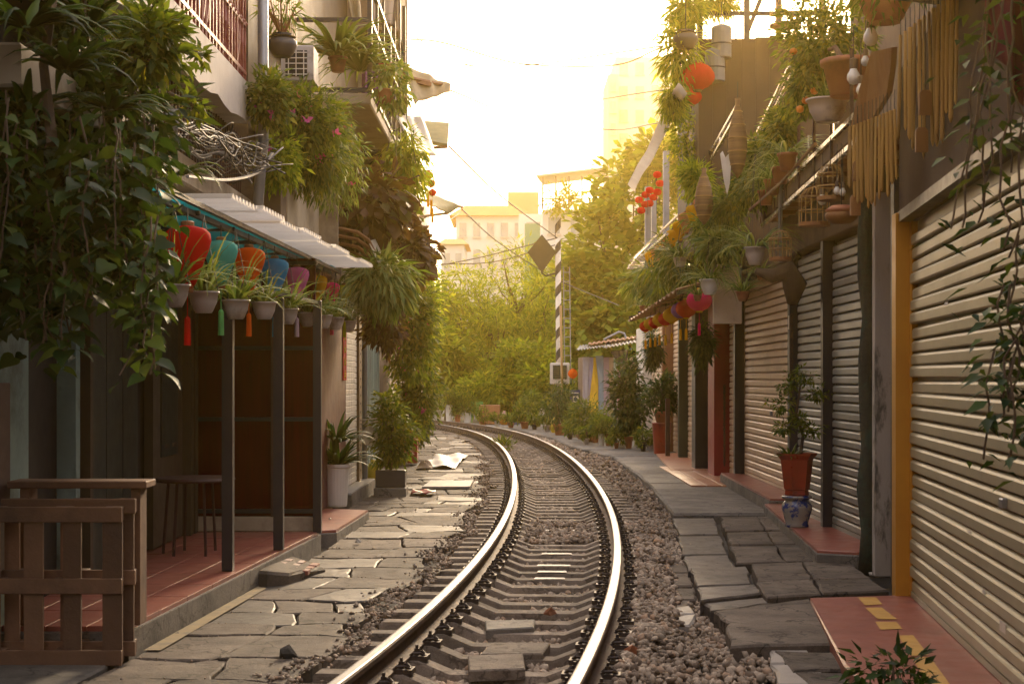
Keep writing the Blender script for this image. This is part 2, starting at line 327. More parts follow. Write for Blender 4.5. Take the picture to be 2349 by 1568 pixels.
def blade_mesh(name, n, L, w, seed, up=1.0, spread=1.0, droop=1.3, segs=5):
    g = random.Random(seed); mb = MB()
    for i in range(n):
        a = g.random()*2*math.pi; l_ = L*(.55+.55*g.random()); w_ = w*(.7+.5*g.random())
        el = (.35+.75*g.random())*up; d = V((math.cos(a)*math.cos(el)*spread, math.sin(a)*math.cos(el)*spread, math.sin(el))).normalized()
        p = V((math.cos(a)*.02, math.sin(a)*.02, 0)); s_ = V((-math.sin(a), math.cos(a), 0)); vs = []; fs = []
        dr = droop*(.6+.8*g.random())
        for k in range(segs+1):
            t = k/segs; ww = w_*(.5+1.4*t if t < .3 else (1-t)*1.32)/1; ww = max(ww, .0006)
            up_ = s_.cross(d).normalized()*ww*.25
            vs += [p - s_*ww/2 + up_, p, p + s_*ww/2 + up_]
            p = p + d*(l_/segs); d = (d + V((0,0,-dr/segs*(1+t)))).normalized()
        fs = [(k*3+j, k*3+j+1, k*3+4+j, k*3+3+j) for k in range(segs) for j in (0,1)]
        mb.add(vs, fs)
    me = bpy.data.meshes.new(name); me.from_pydata([tuple(v) for v in mb.v], [], mb.f)
    me.polygons.foreach_set('use_smooth', [True]*len(me.polygons)); return me

# ------------------------------------------------------------------ ground
bm_ = MB(); bm_.grid(lambda u,v: (-400+800*u, -60+900*v, -.36), 20, 20)
ground = struct(bm_.build('ground', M['ground']))

# ------------------------------------------------------------------ railway track
_PC = np.poly1d([-3.075748555144415e-06, 0.00031908117829561013, -0.014594334715421693, 0.30911858888590166, -1.844259895518895]); _DC = _PC.deriv()
def _path():
    pts = []; y = 1.5
    while y < 49: pts.append((float(_PC(y)), y)); y += .02
    x, y = pts[-1]; a = math.atan(float(_DC(y)))
    for k in range(1400):
        a -= .02/42; x += math.sin(a)*.02; y += math.cos(a)*.02; pts.append((x,y))
    return np.array(pts)
PATH = _path(); _seg = np.hypot(*np.diff(PATH,axis=0).T); ARC = np.concatenate([[0],np.cumsum(_seg)])
def track(s):
    i = int(np.clip(np.searchsorted(ARC, s), 1, len(ARC)-2)); p = PATH[i]; d = PATH[i+1]-PATH[i-1]; d = d/np.hypot(*d)
    return V((p[0],p[1],0)), V((d[0],d[1],0)), V((d[1],-d[0],0))       # point, tangent, right normal
def track_x(y): return float(np.interp(y, PATH[:2400,1], PATH[:2400,0]))
def lateral(x, y):                                                     # signed distance from the centre line
    i = np.argmin((PATH[::5,0]-x)**2+(PATH[::5,1]-y)**2)*5; i = min(i, len(PATH)-2); d = PATH[i+1]-PATH[i]; d = d/np.hypot(*d)
    return (x-PATH[i,0])*d[1] - (y-PATH[i,1])*d[0]
railway = struct(link('railway_track', None)); railway.location = (0,0,-.36)
SL = .9
def sleeper_mesh():
    xs = [-SL,-SL+.012,-.43,-.26,.26,.43,SL-.012,SL]; zt = [-.165,-.15,-.148,-.215,-.215,-.148,-.15,-.165]
    vs = []; fs = []
    for x, z in zip(xs, zt):
        wt, wb = .072, .1
        vs += [(x,-wb,-.33),(x,-wt-.006,z-.016),(x,-wt,z),(x,wt,z),(x,wt+.006,z-.016),(x,wb,-.33)]
    n = 6
    for i in range(len(xs)-1):
        for k in range(n): fs.append((i*n+k, (i+1)*n+k, (i+1)*n+(k+1)%n, i*n+(k+1)%n))
    fs += [tuple(range(n)), tuple((len(xs)-1)*n+k for k in range(n-1,-1,-1))]
    m = bpy.data.meshes.new('sleeper'); m.from_pydata(vs, [], fs); m.materials.append(M['sleeper']); return m
def clip_geo(mb, sgn):
    # a looped spring clip with its bolt, on one side of one rail; local frame: x across the track, z up
    q = [(.02,-.045,-.125),(.055,-.05,-.1),(.1,-.045,-.098),(.125,-.02,-.115),(.125,.02,-.115),(.1,.045,-.098),(.055,.05,-.1),(.02,.045,-.125)]
    mb.tube([(sgn*(.025+a*.85),b*.8,c-.012) for a,b,c in q], .009, 6)
    mb.lathe([(.015,-.15),(.015,-.09),(.009,-.089),(.009,-.07)], 6, (sgn*.085, 0, 0))
    mb.box(min(sgn*.045,sgn*.15), max(sgn*.045,sgn*.15), -.055, .055, -.152, -.125)
    return mb
sl_me = sleeper_mesh(); clip_me = []
for side in (-1,1):
    for sg in (-1,1):
        mb = clip_geo(MB(), sg); me = bpy.data.meshes.new('rail_clip'); me.from_pydata([(v[0]+side*.535, v[1], v[2]) for v in mb.v], [], mb.f); me.materials.append(M['iron']); clip_me.append((me, mb, side))
far_clips = MB(); s_ = 2.4; ns = 0
while s_ < 66:
    p, t, nrm = track(s_)
    o = link('sleeper', sl_me, railway); o.location = (p.x, p.y, .36 + rnd.uniform(-.006,.006)); a = math.atan2(nrm.y, nrm.x) + rnd.uniform(-.012,.012); o.rotation_euler = (rnd.uniform(-.02,.02), 0, a)
    if 5.5 < p.y and ns < 75:
        for me, mb, sd in clip_me: link('rail_clip', me, o)
        ns += 1
    elif p.y >= 5.5:
        for me, mb, sd in clip_me:
            ca, sa = math.cos(a), math.sin(a)
            far_clips.add([(p.x+(v[0]+sd*.535)*ca-v[1]*sa, p.y+(v[0]+sd*.535)*sa+v[1]*ca, v[2]) for v in mb.v], mb.f)
    s_ += .444
fc = far_clips.build('rail_clips', M['iron'], railway); fc['kind'] = 'stuff'
def rail(side):
    foot = [(-.06,-.14),(.06,-.14),(.06,-.128),(.012,-.108),(.009,-.045),(.034,-.034),(.036,-.008),(.03,-.001),(-.03,-.001),(-.036,-.008),(-.034,-.034),(-.009,-.045),(-.012,-.108),(-.06,-.128)]
    body = MB(); top = MB(); vs = []; tv = []; n = len(foot); k = 0; s = 1.0
    while s < 68:
        p, t, nrm = track(s)
        vs += [(p.x+nrm.x*(a+side*.535), p.y+nrm.y*(a+side*.535), z) for a,z in foot]
        tv += [(p.x+nrm.x*(a+side*.535), p.y+nrm.y*(a+side*.535), z) for a,z in ((-.027,-.0005),(-.018,.0015),(.018,.0015),(.027,-.0005))]
        k += 1; s += .25
    body.add(vs, [(i*n+j,i*n+(j+1)%n,(i+1)*n+(j+1)%n,(i+1)*n+j) for i in range(k-1) for j in range(n)])
    top.add(tv, [(i*4+j,i*4+j+1,(i+1)*4+j+1,(i+1)*4+j) for i in range(k-1) for j in range(3)])
    b = body.build('rail', M['rust'], railway); top.build('running_surface', M['railtop'], b)
rail(-1); rail(1)
# white painted marks on some sleepers
for s_i in (16,17,18,20,24,25,26):
    s = 2.4 + .444*(s_i+4); p, t, nrm = track(s); w = rnd.uniform(.12,.2); mb = MB()
    mb.add([p+nrm*a+t*b+V((0,0,-.204)) for a,b in ((-w,-.05),(w,-.045),(w*.95,.06),(-w*.93,.058))], [(0,1,2,3)]); mb.build('paint_mark', M['white'], railway)

# ------------------------------------------------------------------ ballast
def stone_templates():
    ts = []
    for s in range(6):
        g = np.random.default_rng(100+s); phi = (1+5**.5)/2
        v = np.array([(-1,phi,0),(1,phi,0),(-1,-phi,0),(1,-phi,0),(0,-1,phi),(0,1,phi),(0,-1,-phi),(0,1,-phi),(phi,0,-1),(phi,0,1),(-phi,0,-1),(-phi,0,1)],float)
        v /= np.linalg.norm(v,axis=1,keepdims=True); v *= g.uniform(.45,1.25,(12,1)); v *= g.uniform(.6,1.25,3)
        ts.append(v)
    f = [(0,11,5),(0,5,1),(0,1,7),(0,7,10),(0,10,11),(1,5,9),(5,11,4),(11,10,2),(10,7,6),(7,1,8),(3,9,4),(3,4,2),(3,2,6),(3,6,8),(3,8,9),(4,9,5),(2,4,11),(6,2,10),(8,6,7),(9,8,1)]
    return ts, np.array(f)
STONES, SF = stone_templates()
def stones(name, P, S, mat, parent=None):
    P = np.asarray(P); N = len(P); vs = []; g = nr
    a = g.random(N)*2*math.pi; b = g.normal(0,.5,N); ty = g.integers(0,6,N)
    T = np.array(STONES)[ty]*np.asarray(S)[:,None,None]*np.array([1,1,.72])
    ca,sa,cb,sb = np.cos(a)[:,None],np.sin(a)[:,None],np.cos(b)[:,None],np.sin(b)[:,None]
    x,y,z = T[...,0],T[...,1],T[...,2]; y,z = y*cb-z*sb, y*sb+z*cb; x,y = x*ca-y*sa, x*sa+y*ca
    vv = np.stack([x,y,z],-1)+P[:,None]
    me = bpy.data.meshes.new(name); me.vertices.add(N*12); me.vertices.foreach_set('co', vv.astype(np.float32).ravel())
    idx = (np.arange(N)[:,None,None]*12+SF[None]).ravel().astype(np.int32); me.loops.add(len(idx)); me.loops.foreach_set('vertex_index', idx)
    me.polygons.add(N*20); me.polygons.foreach_set('loop_start', np.arange(0,N*60,3,dtype=np.int32)); me.polygons.foreach_set('loop_total', np.full(N*20,3,np.int32))
    me.update(calc_edges=True); me.materials.append(mat); return link(name, me, parent)
def right_edge(y): return float(np.interp(y, [4,9,10.8,12.4,17.2,22.5,30.2,32.7,34.7,39.6,45.9,60], [1.45,1.3,1.36,1.42,1.78,1.95,1.92,1.58,1.35,1.05,.1,-4]))
def left_edge(y): return track_x(y) - .98 - .07*math.sin(y*1.9) - .05*math.sin(y*4.7)
bed = MB(); ys = np.arange(1.5, 62, .5)
for i in range(len(ys)-1):
    y0, y1 = ys[i], ys[i+1]
    bed.quad((track_x(y0)-1.35,y0,-.3),(right_edge(y0)+.2,y0,-.3),(right_edge(y1)+.2,y1,-.3),(track_x(y1)-1.35,y1,-.3))
struct(bed.build('ballast_bed', M['soil']))
def ballast(y0, y1, dens, size, hmax=1.0):
    P = []; S = []
    n = int((y1-y0)*2.9*dens); 
    for k in range(n):
        y = y0+(y1-y0)*rnd.random(); t = track_x(y); x = t-1.3+rnd.random()*(right_edge(y)+.12-t+1.3)
        lat = (x-t)/math.sqrt(1+float(_DC(min(y,49)))**2)
        if abs(abs(lat)-.535) < .075: continue
        if lat < -1.0 and rnd.random() < .25: continue
        if abs(lat) < .46:
            z = -.285 + (.065 if 15.4 < y < 17.6 else 0) + (.008 if y > 19 else 0)
        elif lat < 0: z = -.285 if lat > -.93 else -.215
        else: z = -.235 if lat < .9 else -.2
        if lat > .66: z = (-.165 if lat < .98 and y < 17 else -.215 if lat < .98 else -.195) - (.035 if 9.6 < y < 13.2 and lat > .95 else 0)
        z += rnd.uniform(0,.035)+.015*math.sin(x*7+y*5); s = size*(.55+.9*rnd.random()**1.6)
        P.append((x,y,z)); S.append(s)
    return P, S
P1,S1 = ballast(4.5, 13, 900, .026); P2,S2 = ballast(13, 24, 560, .03); P3,S3 = ballast(24, 54, 230, .039)
bal = tag(stones('ballast_gravel', P1+P2+P3, S1+S2+S3, M['stone']), 'grey brown crushed stone ballast between and beside the rails', 'gravel', kind='stuff')

# ------------------------------------------------------------------ pavements, left (worn stone slabs) and right
def slab(poly, z, mat, parent, name='paving_slab', depth=.1, tilt=.01, c=.012, seed=None):
    ar = sum(poly[i][0]*poly[(i+1)%len(poly)][1]-poly[(i+1)%len(poly)][0]*poly[i][1] for i in range(len(poly)))
    if ar < 0: poly = poly[::-1]
    # rough edges: subdivide and jitter
    pts = []; n = len(poly)
    for i in range(n):
        a, b = poly[i], poly[(i+1)%n]; L = math.hypot(b[0]-a[0], b[1]-a[1]); k = max(2, min(6, int(L/.14)))
        for j in range(k):
            u = j/k; jx = rnd.uniform(-.012,.012) if j else rnd.uniform(-.02,.02); jy = rnd.uniform(-.012,.012) if j else rnd.uniform(-.02,.02)
            pts.append((a[0]+(b[0]-a[0])*u+jx, a[1]+(b[1]-a[1])*u+jy))
    tx, ty = rnd.uniform(-tilt,tilt), rnd.uniform(-tilt,tilt); cx = sum(p[0] for p in pts)/len(pts); cy = sum(p[1] for p in pts)/len(pts)
    dz = [(p[0]-cx)*tx*2+(p[1]-cy)*ty*2+rnd.uniform(-.003,.003) for p in pts]
    return MB().prism(pts, z-depth, z+rnd.uniform(-.006,.006), c, dz).build(name, mat, parent)
pave_l = struct(link('pavement', None)); pave_l.location = (-1.6, 20, -.2)
MB().add([(-3.4,2,-.185),(-.9,2,-.185)]+[(track_x(y)-.95,y,-.185) for y in range(4,61,2)]+[(-3.4-max(0,y-40)*.12,y,-.185) for y in range(60,2,-2)], [tuple(range(2+29+29))]).build('joint_bed', M['soil'], pave_l)
def lside(y): return float(np.interp(y, [4,8.66,13.86,14.86,17.03,17.3,18.5,60], [-2.5,-2.06,-1.68,-1.62,-1.53,-1.9,-1.9,-7.0 if False else -2.2]))
def wob(k, x): return .045*math.sin(x*3.1+k*2.7)+.03*math.sin(x*7.3+k*5.1)+.02*math.sin(x*13+k*1.3)
y = 4.6; rows_ = [y]
while y < 47: y += rnd.uniform(.42,.78) if y < 24 else rnd.uniform(.6,1.0); rows_.append(y)
for k in range(len(rows_)-1):
    y0, y1 = rows_[k], rows_[k+1]; ym = (y0+y1)/2; xl = lside(ym)+.01; xr = left_edge(ym)
    if xl > xr-.2: xl = xr-.9
    w = xr-xl; n_ = max(1, round(w/rnd.uniform(.38,.62))); cuts = [0]+sorted(i/n_+rnd.uniform(-.12,.12) for i in range(1,n_))+[1]; sl0 = lside(y0)-lside(ym); sr0 = left_edge(y0)-left_edge(ym); sl1 = lside(y1)-lside(ym); sr1 = left_edge(y1)-left_edge(ym); lean = [0]+[rnd.uniform(-.07,.07) for _ in cuts[1:-1]]+[0]
    for i in range(len(cuts)-1):
        def bx_(c, top, side): u = cuts[c]; return xl+w*u+(sl1 if top else sl0)*(1-u)+(sr1 if top else sr0)*u+(lean[c] if top else -lean[c])+side*.007
        g = rnd.uniform(.004,.013); a0, b0, b1, a1 = bx_(i,0,1), bx_(i+1,0,-1), bx_(i+1,1,-1), bx_(i,1,1)
        if i == len(cuts)-2: e = rnd.uniform(-.1,.06); b0 += e; b1 += e+rnd.uniform(-.05,.05)
        lo = [(a0+(b0-a0)*t, y0+g+wob(k,a0+(b0-a0)*t)) for t in (0,.33,.67)]; hi = [(b1+(a1-b1)*t, y1-g+wob(k+1,b1+(a1-b1)*t)) for t in (0,.33,.67)]
        slab(lo+[(b0,y0+g+wob(k,b0))]+hi+[(a1,y1-g+wob(k+1,a1))], -.128+rnd.uniform(-.007,.006), M['paving'] if rnd.random() < .75 else M['paving_damp'], pave_l, tilt=.006, c=.008)
# loose grit on the slabs along the ballast and in the joints
GP = []; GS = []
for _ in range(1800):
    y = 5+rnd.random()**1.2*26; e = left_edge(y); x = e+.1-abs(rnd.gauss(0,.1)); GP.append((x,y,-.122)); GS.append(rnd.uniform(.006,.022))
for _ in range(500):
    k = rnd.randrange(len(rows_)-20); x = rnd.uniform(-2.0,-.9); GP.append((x, rows_[k]+wob(k,x)+rnd.gauss(0,.02), -.127)); GS.append(rnd.uniform(.004,.011))
tag(stones('loose_grit', GP, GS, M['stone']), 'fine loose grit strewn over the left paving edge', 'gravel', kind='stuff')
for a_, b_ in ((3.2,4.9),(4.94,6.7),(6.74,8.58)): slab([(-3.3,a_),(lside(a_)-.01,a_),(lside(b_)-.01,b_),(-3.3,b_)], -.118, M['concrete'], pave_l, name='concrete_panel', tilt=.001)
pave_r = struct(link('pavement', None)); pave_r.location = (2.2, 14, -.2)
MB().add([(right_edge(y)+.06,y,-.2) for y in range(3,61,2)][::-1]+[(3.6,y,-.2) for y in (3,60)], [tuple(range(30,-1,-1))]).build('joint_bed', M['soil'], pave_r)
def q4(*pts, z=-.12): return [gp(x,y,z) for x,y in pts]
RS = [  # slabs of the right-hand pavement, corner by corner
 ([(1545,1186),(1640,1185),(1651,1222),(1556,1224)],-.11,1),([(1556,1226),(1652,1224),(1668,1268),(1566,1270)],-.115,1),
 ([(1567,1273),(1669,1270),(1690,1303),(1582,1309)],-.12,1),
 ([(1654,1185),(1738,1183),(1756,1213),(1664,1215)],-.1,0),([(1741,1183),(1808,1181),(1826,1211),(1759,1213)],-.1,0),
 ([(1665,1218),(1757,1216),(1776,1246),(1676,1248)],-.1,0),([(1760,1216),(1828,1213),(1850,1244),(1779,1246)],-.1,0),
 ([(1677,1251),(1778,1249),(1800,1285),(1692,1288)],-.1,0),([(1781,1249),(1852,1247),(1885,1282),(1803,1285)],-.1,0),
 ([(1584,1303),(1716,1300),(1726,1337),(1598,1342)],-.105,1),
 ([(1724,1290),(1838,1287),(1865,1326),(1738,1331)],-.09,0),([(1842,1287),(1952,1289),(1992,1325),(1869,1327)],-.1,0),
 ([(1738,1334),(1866,1329),(1884,1362),(1756,1368)],-.085,0),([(1870,1329),(1996,1327),(2040,1352),(1888,1361)],-.1,0),
 ([(1598,1346),(1733,1340),(1752,1360),(1610,1374)],-.105,1),
 ([(1616,1377),(1774,1366),(1780,1379),(1633,1396)],-.12,1),
 ([(1634,1399),(1860,1371),(1914,1470),(1680,1477),(1666,1425)],-.085,0),
 ([(1510,1394),(1586,1388),(1592,1404),(1520,1408)],-.17,2),([(1492,1412),(1594,1408),(1586,1432),(1486,1432)],-.16,2),
 ([(1762,1490),(1858,1488),(1872,1520),(1772,1520)],-.13,2),([(1774,1524),(1878,1524),(1905,1568),(1790,1568)],-.13,2),
 ([(1672,1484),(1754,1484),(1758,1500),(1678,1502)],-.16,1),
 ([(1455,1262),(1558,1262),(1566,1284),(1462,1284)],-.16,3),([(1446,1287),(1572,1286),(1582,1310),(1452,1310)],-.165,3),
 ([(1444,1313),(1584,1312),(1590,1342),(1448,1342)],-.165,3),([(1448,1345),(1592,1345),(1600,1372),(1452,1372)],-.16,3),([(1440,1374),(1588,1372),(1580,1392),(1444,1392)],-.17,3)]
M['palestone'] = pm('pale_stone', (.3,.27,.25), (.24,.21,.19), 5, .6, bump=.2)
for pts, z, k in RS:
    slab(q4(*pts, z=z), z, M[('paving','paving_damp','palestone','paving')[k]], pave_r, depth=.12 if k < 2 else .06, tilt=.004)
y = 3.2
while y < 8.2:                                     # nearer than the frame shows
    slab([(1.45,y),(2.0,y),(2.0,y+.6),(1.45,y+.6)], -.12, M['paving'], pave_r); y += .62
# concrete walkway beyond the slabs
ed = [gp(1545,1183),gp(1490,1112),gp(1440,1075),(1.92,30.2),(1.56,32.7),(1.28,34.7),(1.0,39.6),(.15,45.9)]
for i in range(len(ed)-1):
    a, b = ed[i], ed[i+1]
    slab([a, (3.25,a[1]), (3.25,b[1]-.02), (b[0],b[1]-.02)], -.09, M['concrete'], pave_r, name='concrete_panel', depth=.16, tilt=.001, c=.025)
slab([(ed[-1][0],ed[-1][1]),(3.3,ed[-1][1]),(3.0,62),(-4.5,62),(-3.2,56.5),(-1.2,51)], -.1, M['concrete'], pave_r, name='concrete_panel', depth=.15, tilt=0)

# ================================================================== right-hand row of houses
def shutter(parent, p0, p1, z0, z1, mat, pitch=.086, out=(-1,0), name='roller_shutter', lock=True):
    """a roller shutter from p0 to p1 (plan), each slat a piece of its own; out: the side that faces the street"""
    a = V((*p0,0)); b = V((*p1,0)); d = (b-a).normalized(); o = V((-d.y,d.x,0)); o = o if o.dot(V((*out,0))) > 0 else -o
    fr = MB(); fr.extrude([(-.04,-.0),(.014,0),(.014,.035),(-.04,.035)], a+V((0,0,z0)), b+V((0,0,z0)), o, (0,0,1))
    fr.extrude([(-.06,0),(-.03,0),(-.03,z1-z0),(-.06,z1-z0)], a+V((0,0,z0)), b+V((0,0,z0)), o, (0,0,1))
    sh = fr.build(name, mat, parent)
    n = int((z1-z0-.04)/pitch); pr = [(-.03,0),(.006,.002),(.012,.01),(.012,pitch*.66),(.004,pitch*.8),(-.01,pitch*.9),(-.03,pitch*.9)]
    mb = MB().extrude(pr, a, b, o, (0,0,1)); c = (a+b)/2
    me = bpy.data.meshes.new('slat'); me.from_pydata([tuple(V(v)-c) for v in mb.v], [], mb.f); me.materials.append(mat)
    for i in range(n):
        s = link('slat', me, sh); s.location = c + V((0,0,z0+.037+i*pitch)) - wloc(sh) + o*rnd.uniform(-.002,.002); s.rotation_euler = (rnd.uniform(-.003,.003),)*3
    if lock:
        q = c + o*.02 + V((0,0,z0+.037+9*pitch)) + d*(-.2); MB().box(q.x-.02,q.x+.02,q.y-.03,q.y+.03,q.z+.005,q.z+.055,.006).build('lock', M['greysteel'], sh)
    return sh
def post(parent, x, y, z0, z1, w, mat, name='post', dpt=None, c=.006):
    dpt = dpt or w; return MB().box(x-w/2,x+w/2,y-dpt/2,y+dpt/2,z0,z1,c).build(name, mat, parent)

# --- nearest shop
A1 = V((2.01,4.7)); B1 = V((2.63,10.55)); dA = (B1-A1).normalized()
r1 = thing('shop_house', 'shop house with big cream roller shutter and ochre post at the right edge', 'house', (3.4,7.5,-.12))
w1 = MB(); w1.add([(2.12,4.7,2.44),(2.74,10.6,2.44),(5,10.6,2.44),(5,4.7,2.44),(2.12,4.7,5.6),(2.74,10.6,5.6),(5,10.6,5.6),(5,4.7,5.6)], [(0,1,2,3),(7,6,5,4),(1,0,4,5),(2,1,5,6),(3,2,6,7),(0,3,7,4)])
w1.build('wall', M['wallr'], r1)
w1 = MB(); w1.add([(2.25,4.7,-.12),(2.86,10.6,-.12),(5,10.6,-.12),(5,4.7,-.12),(2.25,4.7,2.44),(2.86,10.6,2.44),(5,10.6,2.44),(5,4.7,2.44)], [(7,6,5,4),(1,0,4,5),(2,1,5,6),(3,2,6,7),(0,3,7,4)])
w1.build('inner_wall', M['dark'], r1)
shutter(r1, A1+dA*.02, B1-dA*.1, -.05, 2.4, M['beige'], .0866)
f1 = MB(); f1.extrude([(-.02,2.46),(.06,2.46),(.06,3.42),(-.02,3.42)], (*A1,0), (*(B1+dA*.12),0), (-dA.y,dA.x,0), (0,0,1)); f1.build('fascia', M['fascia'], r1)
f1 = MB(); f1.extrude([(.0,2.40),(.085,2.40),(.085,2.47),(.0,2.47)], (*A1,0), (*(B1+dA*.1),0), (-dA.y,dA.x,0), (0,0,1)); f1.build('shutter_box_trim', M['dkpost'], r1)
f1 = MB(); f1.box(B1.x-.11,B1.x+.0,B1.y-.04,B1.y+.06,-.07,2.46,.008); f1.build('ochre_post', M['ochre'], r1)
f1 = MB(); f1.box(B1.x-.02,B1.x+.03,B1.y-.1,B1.y-.03,-.05,2.4,.004); f1.build('shutter_guide', M['ochre'], r1)
f1 = MB(); f1.add([(1.6,4.7,3.52),(2.02,8.9,3.5),(2.6,9.6,3.62),(2.3,4.7,3.85)], [(0,1,2,3)]); f1.build('awning', M['dkpost'], r1, thick=.03)
# porch floor with yellow stripes
pf = struct(link('porch_floor', None)); pf.location = (2.0,8,-.1)
pq = [gp(1858,1369,-.055), gp(2087,1362,-.055), (2.05,4.7), (1.56,4.7), gp(1935,1520,-.055)]
MB().prism(pq[::-1], -.16, -.055, .012).build('tile_bed', M['redtile'], pf)
for a, b, c_, d in [((1968,1368),(2010,1368),(2024,1384),(1984,1386)), ((1985,1392),(2022,1391),(2058,1418),(2014,1418)), ((2008,1424),(2056,1424),(2070,1440),(2020,1442)), ((2060,1455),(2095,1455),(2130,1500),(2090,1502)), ((2092,1506),(2133,1504),(2180,1568),(2128,1568))]:
    MB().add([(*gp(*q,-.05),-.0505) for q in (d,c_,b,a)], [(0,1,2,3)]).build('yellow_stripe', M['yellowpaint'], pf)

for k, (y_, z_, w_, h_) in enumerate(((6.6,.36,.1,.05),(7.4,.19,.14,.05),(8.3,.53,.08,.05),(9.0,1.75,.12,.055),(7.9,.28,.07,.05))):
    xs_ = A1.x+(y_-A1.y)*dA.x/dA.y-.0135; MB().add([(xs_,y_,z_),(xs_+w_*.106,y_+w_,z_),(xs_+w_*.106,y_+w_,z_+h_),(xs_,y_,z_+h_)], [(0,1,2,3)]).build('torn_sticker', M['white'], r1)

# --- second house: mossy column, peeling board, grey-green shutters, balcony above
r2 = thing('shop_house', 'narrow shop house with grey green shutters, dark posts and a plant balcony', 'house', (3.6,14.5,-.12))
MB().box(3.05,6,10.75,17.2,-.12,3.05).build('wall', M['wallr'], r2)
MB().box(3.3,6,10.75,15.6,3.06,6).build('upper_wall', M['wallr'], r2)
c = MB(); pts = [(2.745+.02*math.sin(k*2.3),12.35+.02*math.cos(k*1.7),-.14+k*.33) for k in range(11)]; c.tube(pts, [.075,.068,.072,.062,.07,.06,.066,.07,.068,.075,.09], 10); c.build('mossy_column', M['moss'], r2, smooth=True)
MB().box(2.69,2.83,11.85,11.95,-.1,2.75,.01).build('peeling_board', M['peel'], r2)
MB().box(2.71,2.77,11.35,11.45,-.1,2.8,.008).build('post', M['dkpost'], r2)
MB().box(2.92,3.06,10.72,11.3,-.12,2.9).build('recess_wall', M['moss'], r2)
shutter(r2, (2.97,12.6), (2.96,14.72), .005, 2.62, M['greyshut'], .08)
shutter(r2, (2.96,14.9), (2.95,16.45), .005, 2.62, M['greyshut'], .08, lock=False)
post(r2, 2.92, 14.8, 0, 2.75, .11, M['dkpost']); post(r2, 2.92, 16.55, 0, 2.75, .12, M['dkpost'])
MB().box(2.856,2.861,16.5,16.57,1.88,2.02).build('paper_notice', M['white'], r2)
MB().box(2.85,3.04,12.4,17.1,2.64,3.05,.01).build('lintel', M['wallr'], r2)
# balcony of the second house
bx = lambda y: 2.48+(y-12)*.05
b_ = MB()
b_.add([(bx(11.2),11.2,3.06),(bx(17.3),17.3,3.06),(3.3,17.3,3.06),(3.3,11.2,3.06),(bx(11.2),11.2,3.13),(bx(17.3),17.3,3.13),(3.3,17.3,3.13),(3.3,11.2,3.13)], [(3,2,1,0),(4,5,6,7),(0,1,5,4),(1,2,6,5),(2,3,7,6),(3,0,4,7)])
b_.build('balcony_slab', M['wood'], r2)
for z in (3.03,3.22):
    MB().bar((bx(11.1)-.03,11.1,z),(bx(17.4)-.03,17.4,z),.035).build('edge_rail', M['steel'], r2)
MB().add([(bx(11.3)-.01,11.3,3.09),(bx(17.2)-.01,17.2,3.09),(bx(17.2)-.01,17.2,3.2),(bx(11.3)-.01,11.3,3.2)], [(0,1,2,3)]).build('edge_board', M['wallr'], r2, thick=.02)
for k in range(7):
    y = 11.4+k*.97; MB().bar((bx(y)-.03,y,3.04),(bx(y)-.03,y,3.72),.025).build('baluster', M['grille'], r2)
for k in range(8):
    y = 11.6+k*.75; MB().bar((bx(y),y,3.045),(3.2,y,3.045),.06,.05).build('joist', M['wood'], r2)
# step in front of the second house and beyond
st = struct(link('porch_step', None)); st.location = (2.9,15,-.1)
sp = [gp(1752,1180),gp(1873,1296),(2.72,12.62),(3.05,12.62),(3.05,17.6)]
MB().prism([sp[0],sp[1],sp[2],sp[3],sp[4]], -.2, -.02, .01).build('concrete_riser', M['concrete'], st)
MB().prism([(sp[0][0]+.01,sp[0][1]),(sp[1][0]+.01,sp[1][1]+.02),(sp[2][0],sp[2][1]+.02),sp[3],sp[4]], -.02, .004, .006).build('tile_bed', M['redtile'], st)
st2 = struct(link('porch_step', None)); st2.location = (3,19,-.1)
s2 = [gp(1652,1112),gp(1765,1180),(3.22,gp(1765,1180)[1]),(3.25,gp(1652,1112)[1])]
MB().prism(s2, -.2, .035, .01).build('concrete_riser', M['concrete'], st2)
MB().prism([(s2[0][0]+.012,s2[0][1]),(s2[1][0]+.012,s2[1][1]+.02),(s2[2][0],s2[2][1]+.02),s2[3]], .035, .058, .006).build('tile_bed', M['redtile'], st2)
tf = struct(link('tiled_floor', None)); tf.location = (2.9,25,-.1)
o0 = gp(1565,1068,-.07); o1 = gp(1655,1112,-.07)
for i in range(7):
    for j in range(4):
        y0 = o1[1]+(o0[1]-o1[1])*i/7; y1 = o1[1]+(o0[1]-o1[1])*(i+1)/7-.012; x0 = 2.42+.21*j; x1 = x0+.198
        MB().box(x0,x1,y0,y1,-.1,-.07+rnd.uniform(-.002,.002),.003).build('floor_tile', M['orangetile'], tf)
tf2 = gp(1520,1040,-.07); MB().prism([(2.5,25.2),(3.3,25.2),(3.3,31),(2.75,30.5)], -.1, -.062, .006).build('tile_panel', M['orangetile'], tf)

